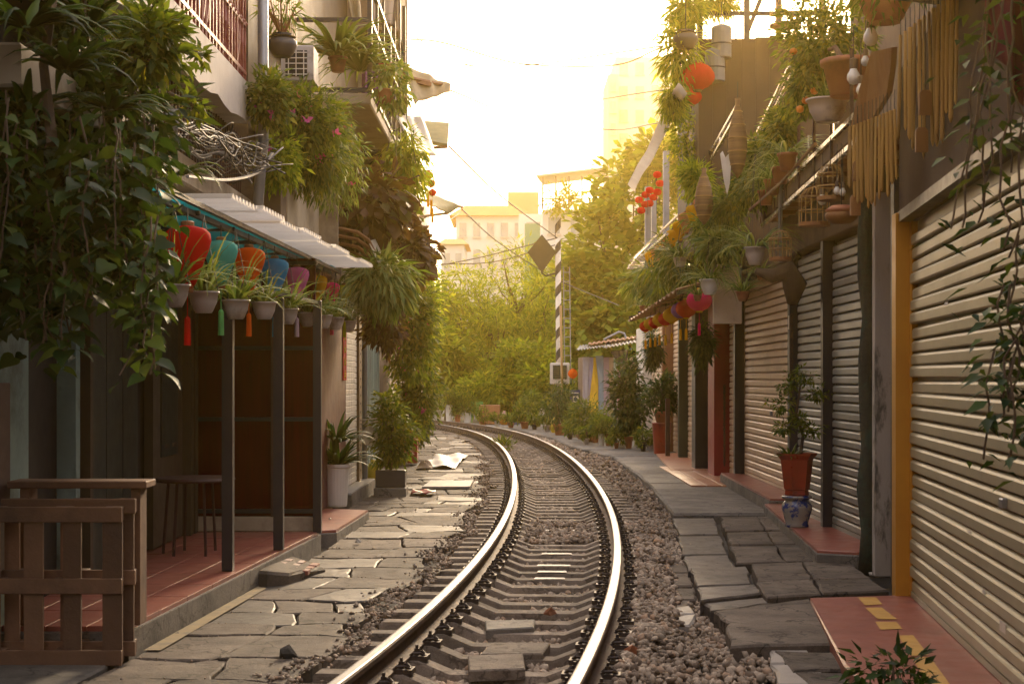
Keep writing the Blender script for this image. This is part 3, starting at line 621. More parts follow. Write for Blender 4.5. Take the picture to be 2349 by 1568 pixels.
# --- third house: tan shutters, crimson column, overhanging upper room
M['crimson'] = pm('crimson_paint', (.33,.012,.018), (.22,.009,.014), 3, .45, bump=.06, dirt=(.45,.32,.3), dscale=7, dlo=.7, dhi=.74)
r3 = thing('shop_house', 'shop house with wide tan shutter, crimson column and dark overhanging upper room', 'house', (3.6,21,-.12))
MB().box(3.3,6.5,17.2,26.2,-.12,3.0).build('wall', M['wallr'], r3)
shutter(r3, (3.2,17.7), (3.2,21.9), .065, 2.68, M['tan'], .09); post(r3, 3.14, 22.15, -.08, 2.8, .13, M['dkpost'])
shutter(r3, (3.22,22.35), (3.22,23.6), -.06, 2.68, M['tan'], .09, lock=False)
cr = MB().box(3.0,3.26,23.75,24.5,-.08,2.85,.01).build('crimson_column', M['crimson'], r3)
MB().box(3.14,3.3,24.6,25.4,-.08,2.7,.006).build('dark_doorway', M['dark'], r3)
post(r3, 3.1, 25.75, -.08, 2.85, .36, M['dkpost'], dpt=.5)
MB().box(3.1,3.3,17.3,26,2.7,3.02,.01).build('lintel', M['wallr'], r3)
M['ochrewall'] = pm('dark_ochre_board', (.085,.045,.018), (.055,.03,.012), 1.5, .7, bump=.15, dirt=(.07,.04,.02), dscale=1.3)
for k in range(6):
    x0 = 2.33+k*.178; MB().box(x0,x0+.174,19.98,20.03,3.02,5.55+.02*k,.004).build('wall_board', M['ochrewall'], r3)
MB().box(2.34,4.0,20.04,22.6,3.0,5.62).build('upper_room', M['ochrewall'], r3)
MB().box(3.42,3.9,16.8,17.0,3.0,5.0).build('side_wall', M['ochrewall'], r3)
for a, b in (((1693,238),(1560,473)),((1690,262),(1563,488))):
    p = at(*a,17.6); q = at(*b,23.4); MB().tube([p,q], .022, 6).build('hand_rail', M['steel'], r3)
for k in range(5):
    p = at(1693,238,17.6).lerp(at(1560,473,23.4),k/4); MB().tube([p,p-V((0,0,.12))], .012, 5).build('rail_strut', M['steel'], r3)
for a, b in (((1812,150),(1733,312)),((1822,158),(1742,318))):
    MB().tube([at(*a,14.3), at(*b,17.2)], .018, 6).build('hand_rail', M['steel'], r3)
for k in range(6):
    x = 2.55+.13*k; MB().tube([(x,17.3,3.05),(x,17.3,4.0)], .012, 5).build('bar', M['steel'], r3)
for k in range(4):
    MB().box(2.45,3.3,17.4+k*.9,17.75+k*.9,3.5+.0*k,3.53,.004).build('shelf_board', M['wood'], r3)
p0 = at(1688,75,20.1); MB().tube([p0, p0+V((.02,0,-.9)), p0+V((.035,0,-2.1)), at(1688,235,20.1)+V((0,-.1,-.6))], .012, 5).build('cable', M['greywire'], r3)
# terrace frame above the upper room, with bamboo cages and planters
tz = 5.64
for x in (2.36,2.95,3.35,3.9): MB().bar((x,20.1,tz-.1),(x,20.1,7.0),.07).build('terrace_post', M['dkpost'], r3)
for z in (5.95,6.55): MB().bar((2.1,20.1,z),(4.0,20.1,z),.05).build('terrace_rail', M['dkpost'], r3)
MB().bar((2.95,20.1,5.7),(3.35,20.1,6.7),.05).build('terrace_brace', M['dkpost'], r3)
for k, (cx, cz, rr) in enumerate(((2.55,5.2,.3),(2.6,5.05,.22))):
    MB().tube([(cx+rr*math.cos(a),20.05,cz+rr*math.sin(a)) for a in np.linspace(0,math.pi,9)], .02, 5).build('arched_bracket', M['dkpost'], r3)

# --- fourth house: row of three tan shutters and white pillar
r4 = thing('shop_house', 'far shop house with three tan shutters, white end pillar and brown awning', 'house', (3.7,32,-.12))
MB().box(3.3,6.5,26.25,39.4,-.12,2.9).build('wall', M['wallr'], r4)
shutter(r4, (3.2,26.2), (3.2,29.0), -.06, 2.5, M['tan'], .09); shutter(r4, (3.2,29.3), (3.2,31.6), -.06, 2.5, M['tan'], .09, lock=False); shutter(r4, (3.2,32.2), (3.2,36.5), -.06, 2.5, M['tan'], .09, lock=False)
M['dkgreen'] = pm('dark_green_post', (.05,.065,.04), (.035,.045,.03), 4, .5, bump=.05)
post(r4, 3.12, 29.15, -.08, 2.6, .18, M['dkgreen']); post(r4, 3.1, 31.9, -.08, 2.6, .22, M['wood'])
MB().box(3.0,3.35,36.6,38.6,-.1,2.55,.01).build('white_pillar', M['white'], r4)
MB().bar((2.88,29.6,-.09),(2.88,29.6,1.0),.08).build('standing_plank', M['grille'], r4)
aw = MB(); aw.grid(lambda u,v: (2.1+1.15*u, 20.4+8.6*v, 2.5+.32*u+.02*math.sin(v*90)-.1*v), 4, 90); aw.build('awning_sheet', M['wood'], r4, thick=.012)
for k in range(5): MB().bar((2.12,20.6+2.1*k,2.47),(3.3,20.6+2.1*k,2.7),.05).build('awning_arm', M['dkpost'], r4)
MB().box(3.4,6.5,26.4,30,2.9,5.2).build('upper_wall', M['wallr'], r4)
for (x, y, z0, z1, w) in ((2.36,27.8,2.75,4.7,.1),(2.6,27.0,2.75,5.2,.1),(2.75,31,2.6,4.9,.1)): post(r4, x, y, z0, z1, w, M['greysteel'], name='terrace_post')
for a, b in (((1447,597),(1598,452)),((1452,606),(1530,536))): MB().tube([at(*a,29.5), at(*b,21.5)], .025, 6).build('hand_rail', M['steel'], r4)
for k in range(5): MB().box(2.12,2.75,27.2+k*.5,27.5+k*.5,3.42-.01*k,3.45-.01*k,.004).build('shelf_slat', M['steel'], r4)
wa = MB(); wa.grid(lambda u,v: tuple(at(1556,190,18.6).lerp(at(1440,425,26.5),v) + V((.13*u, .25*u, -.07*u+.03*math.sin(v*9)+.01*math.sin(u*5+v*20)))), 4, 16)
solo(wa, 'awning_cloth', M['corr'], 'long white cloth awning slanting below the leafy terrace', 'awning', smooth=True, thick=.008)

def potprof(r, h, kind='tub'):
    if kind == 'tub': return [(r*.62,0),(r*.66,h*.02),(r*.93,h*.82),(r*1.04,h*.84),(r*1.06,h*.98),(r*1.0,h),(r*.92,h*.97),(r*.88,h*.85)]
    if kind == 'bowl': return [(r*.5,0),(r*.62,h*.08),(r*.88,h*.5),(r*.98,h*.9),(r*1.08,h*.92),(r*1.08,h),(r*.97,h),(r*.9,h*.86)]
    if kind == 'jar': return [(r*.55,0),(r*.7,h*.1),(r*1.0,h*.45),(r*.98,h*.65),(r*.6,h*.88),(r*.55,h*.92),(r*.7,h),(r*.5,h*.99),(r*.4,h*.9)]
    return [(r*.8,0),(r*.82,h*.02),(r,h*.95),(r*1.04,h*.96),(r*1.04,h),(r*.95,h),(r*.92,h*.9)]
def pot(t, base, r, h, mat, kind='tub', n=20):
    b = V(base); MB().lathe(potprof(r,h,kind), n, b, cap=False).add([(b.x+r*.6*math.cos(a),b.y+r*.6*math.sin(a),b.z) for a in np.linspace(0,2*math.pi,n,False)], [tuple(range(n-1,-1,-1))]).build('pot', M[mat], t, smooth=True)
    MB().lathe([(.001,h*.86),(r*.9,h*.86)], n, b, cap=False).build('soil', M['soil'], t)
# leafy pots and odds and ends on the roof terrace
LEAFY = [(1560,120,19.2,46,75,LANCE,.15,'trailing yellow green plant over the terrace corner'),(1575,20,19.4,40,40,LANCE,.15,'leafy pot plant at the top of the terrace corner'),(1545,225,19.6,22,50,LANCE,.13,'thin trailing stems below the terrace corner'),(1650,5,20.2,40,22,LANCE,.12,'mossy basket plant above the terrace rail')]
for x, y, Y, rxp, rzp, tm, sz, lb in LEAFY:
    p = at(x,y,Y); t = thing('trailing_plant', lb, 'plant', p-V((0,0,px(rzp,Y)))); foliage('foliage', tm, p, (px(rxp,Y),.25,px(rzp,Y)), 55, 18, .11, sz, M['leaftree'], t, droop=.5, lo=.1); MB().tube([p-V((0,0,px(rzp,Y))), p, p+V((.25,.3,.1))], .012, 5).build('stems', M['bark'], t)
M['slate'] = pm('slate_grey_metal', (.2,.2,.19), (.15,.15,.14), 4, .6, bump=.1)
for k, (x, y) in enumerate(((1655,96),(1640,150))):
    p = at(x,y,19.85); t = thing('hanging_lamp', ('upper','lower')[k]+' grey drum lamp hanging on the terrace front', 'lamp', p-V((0,0,.2)), 'grey drum lamps'); MB().lathe([(.12,-.2),(.125,-.19),(.125,.17),(.11,.19),(.03,.22)], 18, p).build('drum', M['slate'], t); MB().tube([(p.x+.13*math.cos(a),p.y+.13*math.sin(a),p.z-.03) for a in np.linspace(0,6.283,19)], .008, 5, False).build('ring', M['wire'], t); MB().tube([p+V((0,0,.2)),p+V((0,0,.5))], .006, 4).build('hanger', M['wire'], t)
p = at(1573,112,19.0); t = thing('hanging_pot','dark hanging jar at the terrace corner','pot',p); pot(t, p, .15, .22, 'darkplastic', 'jar'); MB().tube([p+V((0,0,.22)),p+V((0,0,.7))], .006, 4).build('hanger', M['wire'], t)

# ------------------------------------------------------------------ lanterns
def lanmat(name, c): return pm(name, c, tuple(k*.75 for k in c), 5, .75, bump=.12, trans=.5, spec=.12, stretch=(1,1,.25))
LC = {'red':(.7,.008,.012),'teal':(.13,.55,.48),'orange':(.9,.17,.012),'blue':(.05,.4,.7),'pink':(.92,.22,.58),'yellow':(.88,.52,.02),'magenta':(.8,.008,.2),'lime':(.5,.48,.015),'purple':(.42,.15,.48),'scarlet':(.8,.03,.015),'peach':(.75,.36,.18)}
for k, v in LC.items(): M['lan_'+k] = lanmat(k+'_silk', v)
M['t_green'] = pm('green_tassel', (.1,.4,.1), None, 8, .7, bump=0); M['t_violet'] = pm('pale_tassel', (.5,.35,.45), None, 8, .7, bump=0)
def lantern(label, c, r, h, col, tassel=None, shape='silk', group=None, tl=.35, hang=.1, trim=None):
    t = thing('paper_lantern', label, 'lantern', (c[0],c[1],c[2]-h/2), group)
    if shape == 'silk': pr = [(.22,-.5),(.36,-.42),(.62,-.15),(.88,.1),(.99,.26),(.95,.38),(.72,.46),(.3,.5)]
    else: pr = [(.32,-.5)]+[(math.cos(a)*1.0, math.sin(a)*.5) for a in np.linspace(-1.2,1.2,9)]+[(.32,.5)]
    MB().lathe([(a*r,b*h) for a,b in pr], 24, c, rib=.045, ribn=12).build('silk_body', M['lan_'+col], t, smooth=True)
    MB().lathe([(r*.3,h*.5),(r*.3,h*.56),(r*.22,h*.58)], 12, c).build('top_cap', M[trim or 'wood'], t)
    MB().lathe([(r*.24,-h*.57),(r*.3,-h*.5)], 12, c).build('bottom_cap', M[trim or 'wood'], t)
    MB().tube([(c[0],c[1],c[2]+h*.57),(c[0],c[1],c[2]+h*.57+hang)], .004, 4).build('hanging_wire', M['wire'], t)
    if tassel:
        z = c[2]-h*.57; q = MB().tube([(c[0],c[1],z),(c[0],c[1],z-tl*.45)], .003, 4)
        q.lathe([(.008,-tl*.45),(.017,-tl*.5),(.02,-tl)], 8, (c[0],c[1],z)); q.build('tassel', M[tassel], t)
    return t
row = [(1604,688,19.6,.15,'magenta','large magenta lantern nearest in the low string under the brown awning'),(1574,707,21.1,.135,'scarlet','red lantern between the magenta and purple ones under the brown awning'),(1561,711,21.8,.125,'purple','purple lantern in the low string under the brown awning'),
       (1541,722,23.0,.125,'yellow','yellow lantern next after the purple one under the brown awning'),(1527,731,23.9,.11,'scarlet','red lantern fifth in the low string under the brown awning'),(1513,733,24.9,.11,'yellow','yellow lantern sixth in the low string under the brown awning'),
       (1503,739,25.6,.105,'scarlet','small red lantern seventh in the low string under the brown awning'),(1492,742,26.5,.11,'yellow','small yellow lantern beside the last red one under the brown awning'),(1481,748,27.5,.105,'scarlet','farthest small red lantern at the end of the low string')]
for x, y, Y, r, col, lb in row:
    p = at(x,y,Y); lantern(lb, p, r, r*1.75, col, ('lan_yellow' if col != 'magenta' else 'lan_magenta'), 'round', 'lanterns under the brown awning', tl=.28, hang=.12, trim='lan_yellow')
row = [(1610,478,18.9,.1,'peach'),(1592,494,19.6,.1,'yellow'),(1574,510,20.4,.1,'peach'),(1560,529,21.2,.1,'yellow'),(1543,546,22.2,.09,'yellow'),(1530,560,22.9,.085,'peach'),(1518,574,23.6,.085,'yellow'),(1507,584,24.4,.1,'peach'),(1495,597,25.2,.11,'yellow')]
ordn = ['nearest','second','third','fourth','fifth','sixth','seventh','eighth','farthest']
for k, (x, y, Y, r, col) in enumerate(row):
    lantern(f'{ordn[k]} {"pale peach" if col=="peach" else "yellow"} silk lantern in the string sloping above the spider plants', at(x,y,Y), r, r*2.6, col, 'lan_yellow' if k > 7 else None, 'silk', 'lantern string above the spider plants', tl=.3, hang=.08)
for k, (x, y, Y, r) in enumerate(((1600,175,19.2,.2),(1588,222,20,.12))):
    lantern(('big','small')[k]+' red lantern hanging at the corner of the dark upper room', at(x,y,Y), r, r*1.6, 'scarlet', None, 'round', hang=.2)
k = 0
for x, y in ((1508,400),(1514,420),(1490,436),(1508,440),(1481,446),(1499,452),(1480,468),(1490,466),(1471,482),(1466,458)):
    w_ = ('topmost','upper right','upper left','right hand','far left','middle','lower left','lower right','lowest','leftmost high')[k]; k += 1; p = at(x,y,26.8+.1*k)
    rebase(tag(MB().lathe([(.03,-.055),(.06,-.04),(.075,0),(.06,.04),(.03,.055)], 12, p).build('tiny_lantern', M['lan_scarlet'], smooth=True), f'tiny red ball lantern, {w_} one of the cluster before the leafy tree', 'lantern', 'cluster of tiny red lanterns'))
cw = MB()
for k in range(3): p = at(1466+20*k,390,27.2); cw.tube([p, p-V((0,0,.75))], .004, 4)
solo(cw, 'lantern_strings', M['wire'], 'thin black strings holding the tiny red lanterns', 'string')

# ------------------------------------------------------------------ pots and hanging plants on the right
SP = [blade_mesh('foliage', 52, .36, .021, s, up=1.25, droop=1.15) for s in (1,2,3)]
SPB = [blade_mesh('foliage', 70, .62, .024, s, up=.9, droop=1.7) for s in (4,5)]
for me in SP+SPB: me.materials.append(M['leafspider'])
def hang_spider(label, p, r, h, mat='plastic', k=0, big=False, group='hanging spider plants', wire=.5, sc=1.0, withpot=True):
    """p: rim centre"""
    t = thing('hanging_plant', label, 'plant', (p[0],p[1],p[2]-h), group)
    if withpot: pot(t, (p[0],p[1],p[2]-h), r, h, mat, 'bowl')
    f = link('foliage', (SPB if big else SP)[k % (2 if big else 3)], t); f.location = (0,0,h*.9 if withpot else 0); f.rotation_euler = (0,0,k*1.3); f.scale = (sc,sc,sc)
    w = MB()
    for a in (0,2.1,4.2): w.tube([(p[0]+r*math.cos(a),p[1]+r*math.sin(a),p[2]-.01),(p[0],p[1],p[2]+wire)], .003, 4)
    w.build('hanger', M['wire'], t); return t
hang_spider('large drooping spider plant in a grey pot under the balcony edge', at(1732,566,15.4), .1, .17, 'plastic', 0, True, wire=.9)
hang_spider('broad spider plant spilling left of the white square panel', at(1628,640,17.8), .11, .17, 'whiteplastic', 1, True, wire=.5)
hang_spider('shaggy spider plant hanging below the white square panel', at(1704,668,16.6), .07, .1, 'terracotta', 2, False, wire=.5, sc=1.0)
hang_spider('bare rooted air plant dangling before the wide tan shutter', at(1743,630,16.0), .03, .05, 'wood', 1, False, wire=.4, sc=.8)
hang_spider('small pale plant spilling over the large magenta lantern', at(1600,676,19.2), .05, .07, 'terracotta', 2, False, wire=.4, sc=.8)
hang_spider('wooden box planter with grassy leaves below the peach lanterns', at(1626,560,19.0), .12, .18, 'wood', 0, False, wire=.6)
hang_spider('tufted plant hanging at the far corner of the brown awning', at(1497,640,25.0), .08, .1, 'terracotta', 1, True, wire=.5, sc=.9)
hang_spider('spiky aloe like plant at the awning tip by the tree', at(1480,700,27.0), .1, .14, 'terracotta', 0, True, wire=.2, sc=.8)
hang_spider('trailing grass plant left of the wooden box planter', at(1560,590,21.0), .09, .12, 'plastic', 2, True, wire=.4, sc=1.1)
M['panel'] = pm('stained_white_panel', (.6,.47,.36), (.5,.38,.28), 3, .7, bump=.1, dirt=(.3,.2,.13), dscale=4)
solo(MB().box(at(1635,700,18.2).x, at(1700,700,18.2).x, 18.15,18.2, at(0,742,18.2).z, at(0,612,18.2).z,.004), 'notice_board', M['panel'], 'stained white square panel hanging above the tan shutter', 'panel')
for k, (x, y, Y, w, h) in enumerate(((1500,800,29.5,30,80),(1612,790,21.6,28,75))):
    p = at(x,y,Y); t = thing('moss_basket', ('dark mossy hanging basket before the white pillar','dark mossy hanging basket below the magenta lantern')[k], 'plant', p-V((0,0,px(h/2,Y))), 'mossy hanging baskets')
    foliage('foliage', LANCE, p, (px(w*.55,Y),px(w*.55,Y),px(h*.55,Y)), 60, 22, .1, .13, M['leafdk'], t, droop=.7, lo=.1); MB().tube([p, p+V((0,0,.9))], .006, 4).build('hanger', M['wire'], t)
# vine and fern tangle over the awning
for k, (x, y, Y, rx, rz, mt, tm, sz, lb) in enumerate(((1560,600,22.5,.45,.38,'leaf',LANCE,.17,'feathery fern tangle trailing along the peach lantern string'),(1640,520,18.5,.3,.35,'leaf',LANCE,.14,'leafy creeper growing on the balcony rail beside the fish traps'),(1530,640,24.5,.6,.25,'leafspider',LANCE,.2,'pale grassy tangle spilling over the brown awning'),(1720,420,17.0,.22,.3,'leaf',OVAL,.08,'small citrus bush behind the larger fish trap'),(1575,330,20.6,.2,.7,'leaftree',OVAL,.07,'curtain of tiny yellow green creepers by the white awning'))):
    p = at(x,y,Y); t = thing('creeper', lb, 'plant', p-V((0,0,rz))); foliage('foliage', tm, p, (rx,rx*1.4,rz), 60, 24, .13, sz, M[mt], t, droop=.5, lo=.15)
    MB().tube([p-V((0,0,rz)), p, p+V((.1,.1,rz))], .01, 5).build('stems', M['bark'], t)
for x, y, Y, rxp, rzp, tm, sz, mt, lb in ((1745,355,16.2,32,36,OVAL,.085,'leaf','rounded green bush on the balcony behind the steel rail'),(1600,415,19.6,30,38,LANCE,.13,'leaftree','sunlit leafy plant left of the smaller fish trap'),(1675,470,17.6,34,30,LANCE,.12,'leaf','leafy trailing plant below the larger fish trap'),(1790,300,14.6,26,40,OVAL,.08,'leaf','leafy branch beside the balcony rail under the kumquat'),(1650,565,18.0,40,28,LANCE,.14,'leafspider','grassy tuft over the white square panel')):
    p = at(x,y,Y); t = thing('balcony_plant', lb, 'plant', p-V((0,0,px(rzp,Y)))); foliage('foliage', tm, p, (px(rxp,Y),.3,px(rzp,Y)), 60, 20, .1, sz, M[mt], t, droop=.4, lo=.1); MB().tube([p-V((0,0,px(rzp,Y))), p], .01, 5).build('stems', M['bark'], t)
# fish traps
M['wicker'] = pm('woven_bamboo', (.3,.17,.07), (.16,.085,.035), 4, .7, bump=.6, bscale=30, stretch=(.3,.3,9))
for k, (x, y0, y1, w, Y) in enumerate(((1692,225,408,44,14.6),(1615,385,515,42,17.6))):
    a = at(x,y1,Y); h = px(y1-y0,Y); r = px(w/2,Y); t = thing('fish_trap', ('larger','smaller')[k]+' dark woven bamboo fish trap hanging point down from the balcony rail', 'basket', a, 'bamboo fish traps')
    pr = [(max(.04,math.sin(min(1,z*1.02)**.8*math.pi)**.8 if z < .97 else .3), z) for z in np.linspace(0,1,13)]
    MB().lathe([(r*q,h*z) for q,z in pr], 16, a).build('woven_body', M['wicker'], t, smooth=True)
    for q, z in pr[2:-1:2]: MB().tube([(a.x+r*q*1.02*math.cos(g),a.y+r*q*1.02*math.sin(g),a.z+h*z) for g in np.linspace(0,2*math.pi,17)], .006, 4, False).build('hoop', M['bamboo'], t)
    MB().tube([a+V((0,0,h)), a+V((0,0,h+.15))], .005, 4).build('hanger', M['wire'], t)
wp = MB(); Y = 15.6; wp.add([at(1652,352,Y),at(1658,345,Y)+V((0,.02,0)),at(1664,362,Y),at(1672,352,Y),at(1677,375,Y)+V((0,.02,0)),at(1674,420,Y),at(1668,446,Y),at(1660,410,Y)], [(0,1,2,7),(2,3,4,5),(7,2,5,6)])
solo(wp, 'feather_ornament', M['white'], 'white feather shaped ornament hanging beside the larger fish trap', 'ornament', thick=.012)
# citrus and pots on the second balcony
M['fruit'] = pm('orange_fruit', (.75,.22,.01), None, 4, .45, bump=.05)
t = thing('citrus_tree', 'kumquat bush with orange fruits in a wide terracotta pot on the balcony', 'tree', at(1945,225,11.6)); b = at(1945,222,11.6)
pot(t, b, .19, .27, 'terracotta', 'tub'); foliage('crown', OVAL, at(1885,110,12.4), (.34,.5,.5), 95, 26, .12, .075, M['leaf'], t, lo=.1); foliage('foliage', OVAL, at(1850,230,12.9), (.2,.3,.2), 25, 20, .1, .07, M['leaf'], t, lo=.1)
MB().tube([b+V((0,0,.2)), b+V((-.05,.2,.4)), at(1885,120,12.4)], [.025,.02,.01], 6).build('trunk', M['bark'], t)
for x, y in ((1848,230),(1868,208),(1905,180),(1835,250),(1872,262),(1820,118)):
    q = at(x,y,12.2); MB().lathe([(.001,-.03),(.025,-.02),(.032,0),(.025,.02),(.001,.03)], 10, q).build('fruit', M['fruit'], t, smooth=True)
t = thing('potted_plant', 'decorated grey bowl pot with grass on the balcony corner', 'plant', at(1898,280,11.9)); b = at(1898,280,11.9); pot(t, b, .15, .17, 'plastic', 'bowl'); f = link('foliage', SP[1], t); f.location = (0,0,.15); f.scale = (.7,.7,.7)
for k, (x, y) in enumerate(((1806,370),(1790,400),(1772,425),(1757,445))):
    Y = 13.6+k*.9; b = at(x,y+28,Y); b.z = 3.135; t = thing('potted_plant', ('first','second','third','last')[k]+' spider plant in an orange pot along the balcony edge', 'plant', b, 'spider plants along the balcony edge'); pot(t, b, .085, .15, 'terracotta'); f = link('foliage', SPB[k%2], t); f.location = (0,0,.13); f.rotation_euler = (0,0,k*2.); f.scale = (.75,.75,.75)
t = thing('potted_plant', 'tall brown pot at the top right with a rounded body', 'plant', at(2030,52,10.2)); pot(t, at(2030,52,10.2), .17, .3, 'terracotta', 'jar')
foliage('foliage', LANCE, at(2030,-40,10.2), (.2,.25,.15), 25, 18, .1, .14, M['leaf'], t)
# bamboo wind chimes: sticks hung from slanting boards
def chimes(label, x0, y0, x1, y1, Y0, Y1, n, l0, l1, board=True):
    t = thing('bamboo_chime', label, 'wind chime', at((x0+x1)/2,(y0+y1)/2,(Y0+Y1)/2)-V((0,0,l1)))
    for i in range(n):
        u = i/(n-1); p = at(x0+(x1-x0)*u, y0+(y1-y0)*u, Y0+(Y1-Y0)*u); L = l0+(l1-l0)*(.5+.5*math.sin(u*3.1+rnd.uniform(-.4,.4)))*rnd.uniform(.85,1.1)
        q = p + V((rnd.uniform(-.015,.015),rnd.uniform(-.03,.03),-L)); r = rnd.uniform(.008,.0145)
        MB().tube([p, p.lerp(q,.35), p.lerp(q,.36), p.lerp(q,.7), p.lerp(q,.71), q.lerp(p,.04), q], [r,r,r*1.15,r*1.15,r,r,r*.25], 7).build('bamboo_stick', M['bamboo'], t)
        MB().tube([p, p+V((0,0,.12))], .003, 4).build('cord', M['wire'], t)
    return t
t1 = chimes('lower bamboo wind chime with many sticks below the wooden board', 1950, 290, 2052, 250, 10.9, 9.9, 13, .3, .56)
t2 = chimes('upper bamboo wind chime with long sticks by the brown fascia', 2066, 80, 2196, -25, 10.0, 8.15, 13, .42, .8)
for t, ps in ((t1, ((1968,392,10.8),(1962,470,10.9))),(t2, ((2122,235,9.0),(2114,320,9.1)))):
    for x, y, Y in ps:
        p = at(x,y,Y); MB().prism([(p.x-.035,p.y-.012),(p.x+.035,p.y-.012),(p.x+.035,p.y+.012),(p.x-.035,p.y+.012)], p.z-.07, p.z+.07, .02).build('wind_paddle', M['wood'], t); MB().tube([p+V((0,0,.07)), p+V((0,0,.4))], .003, 4).build('cord', M['wire'], t)
sg = MB(); Y = 10.6; o = V((.0,.03,0))
ql = [at(1957,290,Y+.35),at(1985,305,Y+.2),at(2040,215,Y-.25),at(2050,150,Y-.35),at(2052,108,Y-.4),at(2005,118,Y-.1),at(1978,200,Y+.1)]
sg.add(ql, [tuple(range(7))]); solo(sg, 'wooden_board', M['wood'], 'curved bare wooden board holding the lower bamboo chime', 'board', thick=.04)
M['bulb'] = pm('white_glass_bulb', (.8,.76,.7), None, 3, .2, bump=0)
for k, (x, y, Y, s) in enumerate(((1997,85,10.4,1.15),(1958,176,11.0,1.1),(1985,140,10.8,.7),(1886,458,12.2,.8),(1920,437,11.9,.6),(1933,440,11.8,.6),(1975,205,10.9,.8))):
    p = at(x,y,Y); t = thing('light_bulb', ('large unlit white bulb at the top by the hanging bowl','unlit white bulb beside the wide terracotta pot','small white bulb between the terracotta pots','long unlit bulb beside the wooden hanging bowl','left of two tiny bulbs above the wooden bowl','right of two tiny bulbs above the wooden bowl','small white bulb near the board tip')[k], 'light bulb', p-V((0,0,.06*s)), 'unlit bulbs under the balcony')
    MB().lathe([(.004,-.05*s),(.025*s,-.044*s),(.042*s,-.015*s),(.04*s,.012*s),(.024*s,.04*s),(.02*s,.055*s)], 14, p).build('glass', M['bulb'], t, smooth=True)
    MB().lathe([(.022*s,.05*s),(.026*s,.055*s),(.026*s,.11*s),(.01*s,.12*s)], 10, p).build('socket', M['wallr'], t); MB().tube([p+V((0,0,.12*s)), p+V((0,0,.35))], .004, 4).build('cord', M['wire'], t)
p = at(1930,485,11.7); t = thing('wooden_bowl', 'rounded wooden bowl hanging below the balcony beside the column', 'bowl', p-V((0,0,.09))); MB().lathe([(.001,-.09),(.07,-.085),(.115,-.05),(.12,-.02),(.1,.0),(.095,0),(.09,-.03),(.001,-.07)], 18, p).build('bowl', M['wood'], t, smooth=True); MB().lathe([(.001,.05),(.07,.045),(.12,.01),(.1,-.01)], 18, p).build('lid', M['terracotta'], t, smooth=True); MB().tube([p+V((0,0,.05)),p+V((0,0,.5))], .004, 4).build('cord', M['wire'], t)
# bird cages
for k, (x, y, Y, r, h) in enumerate(((1868,470,12.6,.12,.3),(1905,415,12.0,.1,.26),(1790,560,14.4,.1,.26),(1800,20,19.7,.18,.42))):
    p = at(x,y,Y); t = thing('bird_cage', ('round bamboo bird cage hanging left of the wooden bowl','smaller bird cage high under the balcony by the bulbs','dim bird cage hanging above the grey green shutters','pale bird cage up on the roof terrace')[k], 'bird cage', p-V((0,0,h/2)), 'bird cages')
    w = MB()
    for i in range(16):
        a = 2*math.pi*i/16; w.tube([(p.x+r*math.cos(a),p.y+r*math.sin(a),p.z-h/2),(p.x+r*math.cos(a),p.y+r*math.sin(a),p.z+h*.2),(p.x+r*.6*math.cos(a),p.y+r*.6*math.sin(a),p.z+h*.42),(p.x,p.y,p.z+h*.5)], .003, 4)
    w.build('bars', M['bamboo'], t)
    MB().lathe([(r*1.03,-h/2-.015),(r*1.03,-h/2+.015)], 18, p).build('tray', M['wood'], t)
    for z in (-.15,.2): MB().tube([(p.x+r*math.cos(a),p.y+r*math.sin(a),p.z+h*z) for a in np.linspace(0,2*math.pi,17)], .005, 4, False).build('hoop', M['bamboo'], t)
    MB().tube([p+V((0,0,h*.5)),p+V((0,0,h*.5+.2))], .004, 4).build('hook', M['wire'], t)
p = at(1790,600,15.4); solo(MB().tube([p+V((0,0,.75)),p+V((0,0,.0))], .022, 10), 'hanging_tube', M['greysteel'], 'thin grey tube hanging down beside the driftwood stump', 'tube')
dw = MB(); p = at(1800,625,15.3); dw.tube([p+V((-.28,.0,.02)),p+V((-.12,0,-.03)),p+V((.02,0,.03)),p+V((.1,.02,-.12)),p+V((.08,.05,-.3))], [.03,.07,.11,.12,.05], 9); dw.tube([p+V((.0,0,.05)),p+V((.12,.05,.2))], [.06,.02], 7)
solo(dw, 'driftwood_stump', M['bark'], 'gnarled dark driftwood stump hanging over the dark post', 'driftwood', smooth=True)
rp = MB(); rp.tube([at(1720,480,16.5),at(1790,420,14.2),at(1870,330,12.4)], .015, 6); solo(rp, 'rope', M['wood'], 'orange brown rope slanting under the balcony floor', 'rope')

# ------------------------------------------------------------------ the blue-and-white stand with the red pot
M['bluewhite'] = pm('blue_painted_porcelain', (.34,.31,.27), (.26,.23,.2), 3, .2, bump=.0, dirt=(.03,.05,.2), dscale=9, dlo=.5, dhi=.55, rvar=.05)
b = V((*gp(1828,1207,.004),.004)); t = thing('ceramic_stand', 'blue and white porcelain garden stool on the red step', 'stand', b)
MB().lathe([(.1,0),(.11,.01),(.102,.03),(.118,.09),(.14,.17),(.138,.205),(.112,.24),(.105,.252),(.135,.264),(.142,.283),(.13,.29)], 24, b).build('painted_body', M['bluewhite'], t, smooth=True); MB().lathe([(.001,.289),(.12,.289)], 24, b, cap=False).build('top_plate', M['concrete'], t)
b2 = b+V((0,0,.29)); t = thing('potted_plant', 'tall red glazed hexagonal pot with small bonsai and lilies on the porcelain stand', 'plant', b2)
MB().lathe([(.105,0),(.112,.012),(.108,.05),(.118,.06),(.15,.33),(.185,.375),(.19,.39),(.165,.388),(.14,.33)], 6, b2, cap=False).build('pot', M['redglaze'], t); MB().lathe([(.001,.35),(.145,.35)], 6, b2, cap=False).build('soil', M['soil'], t)
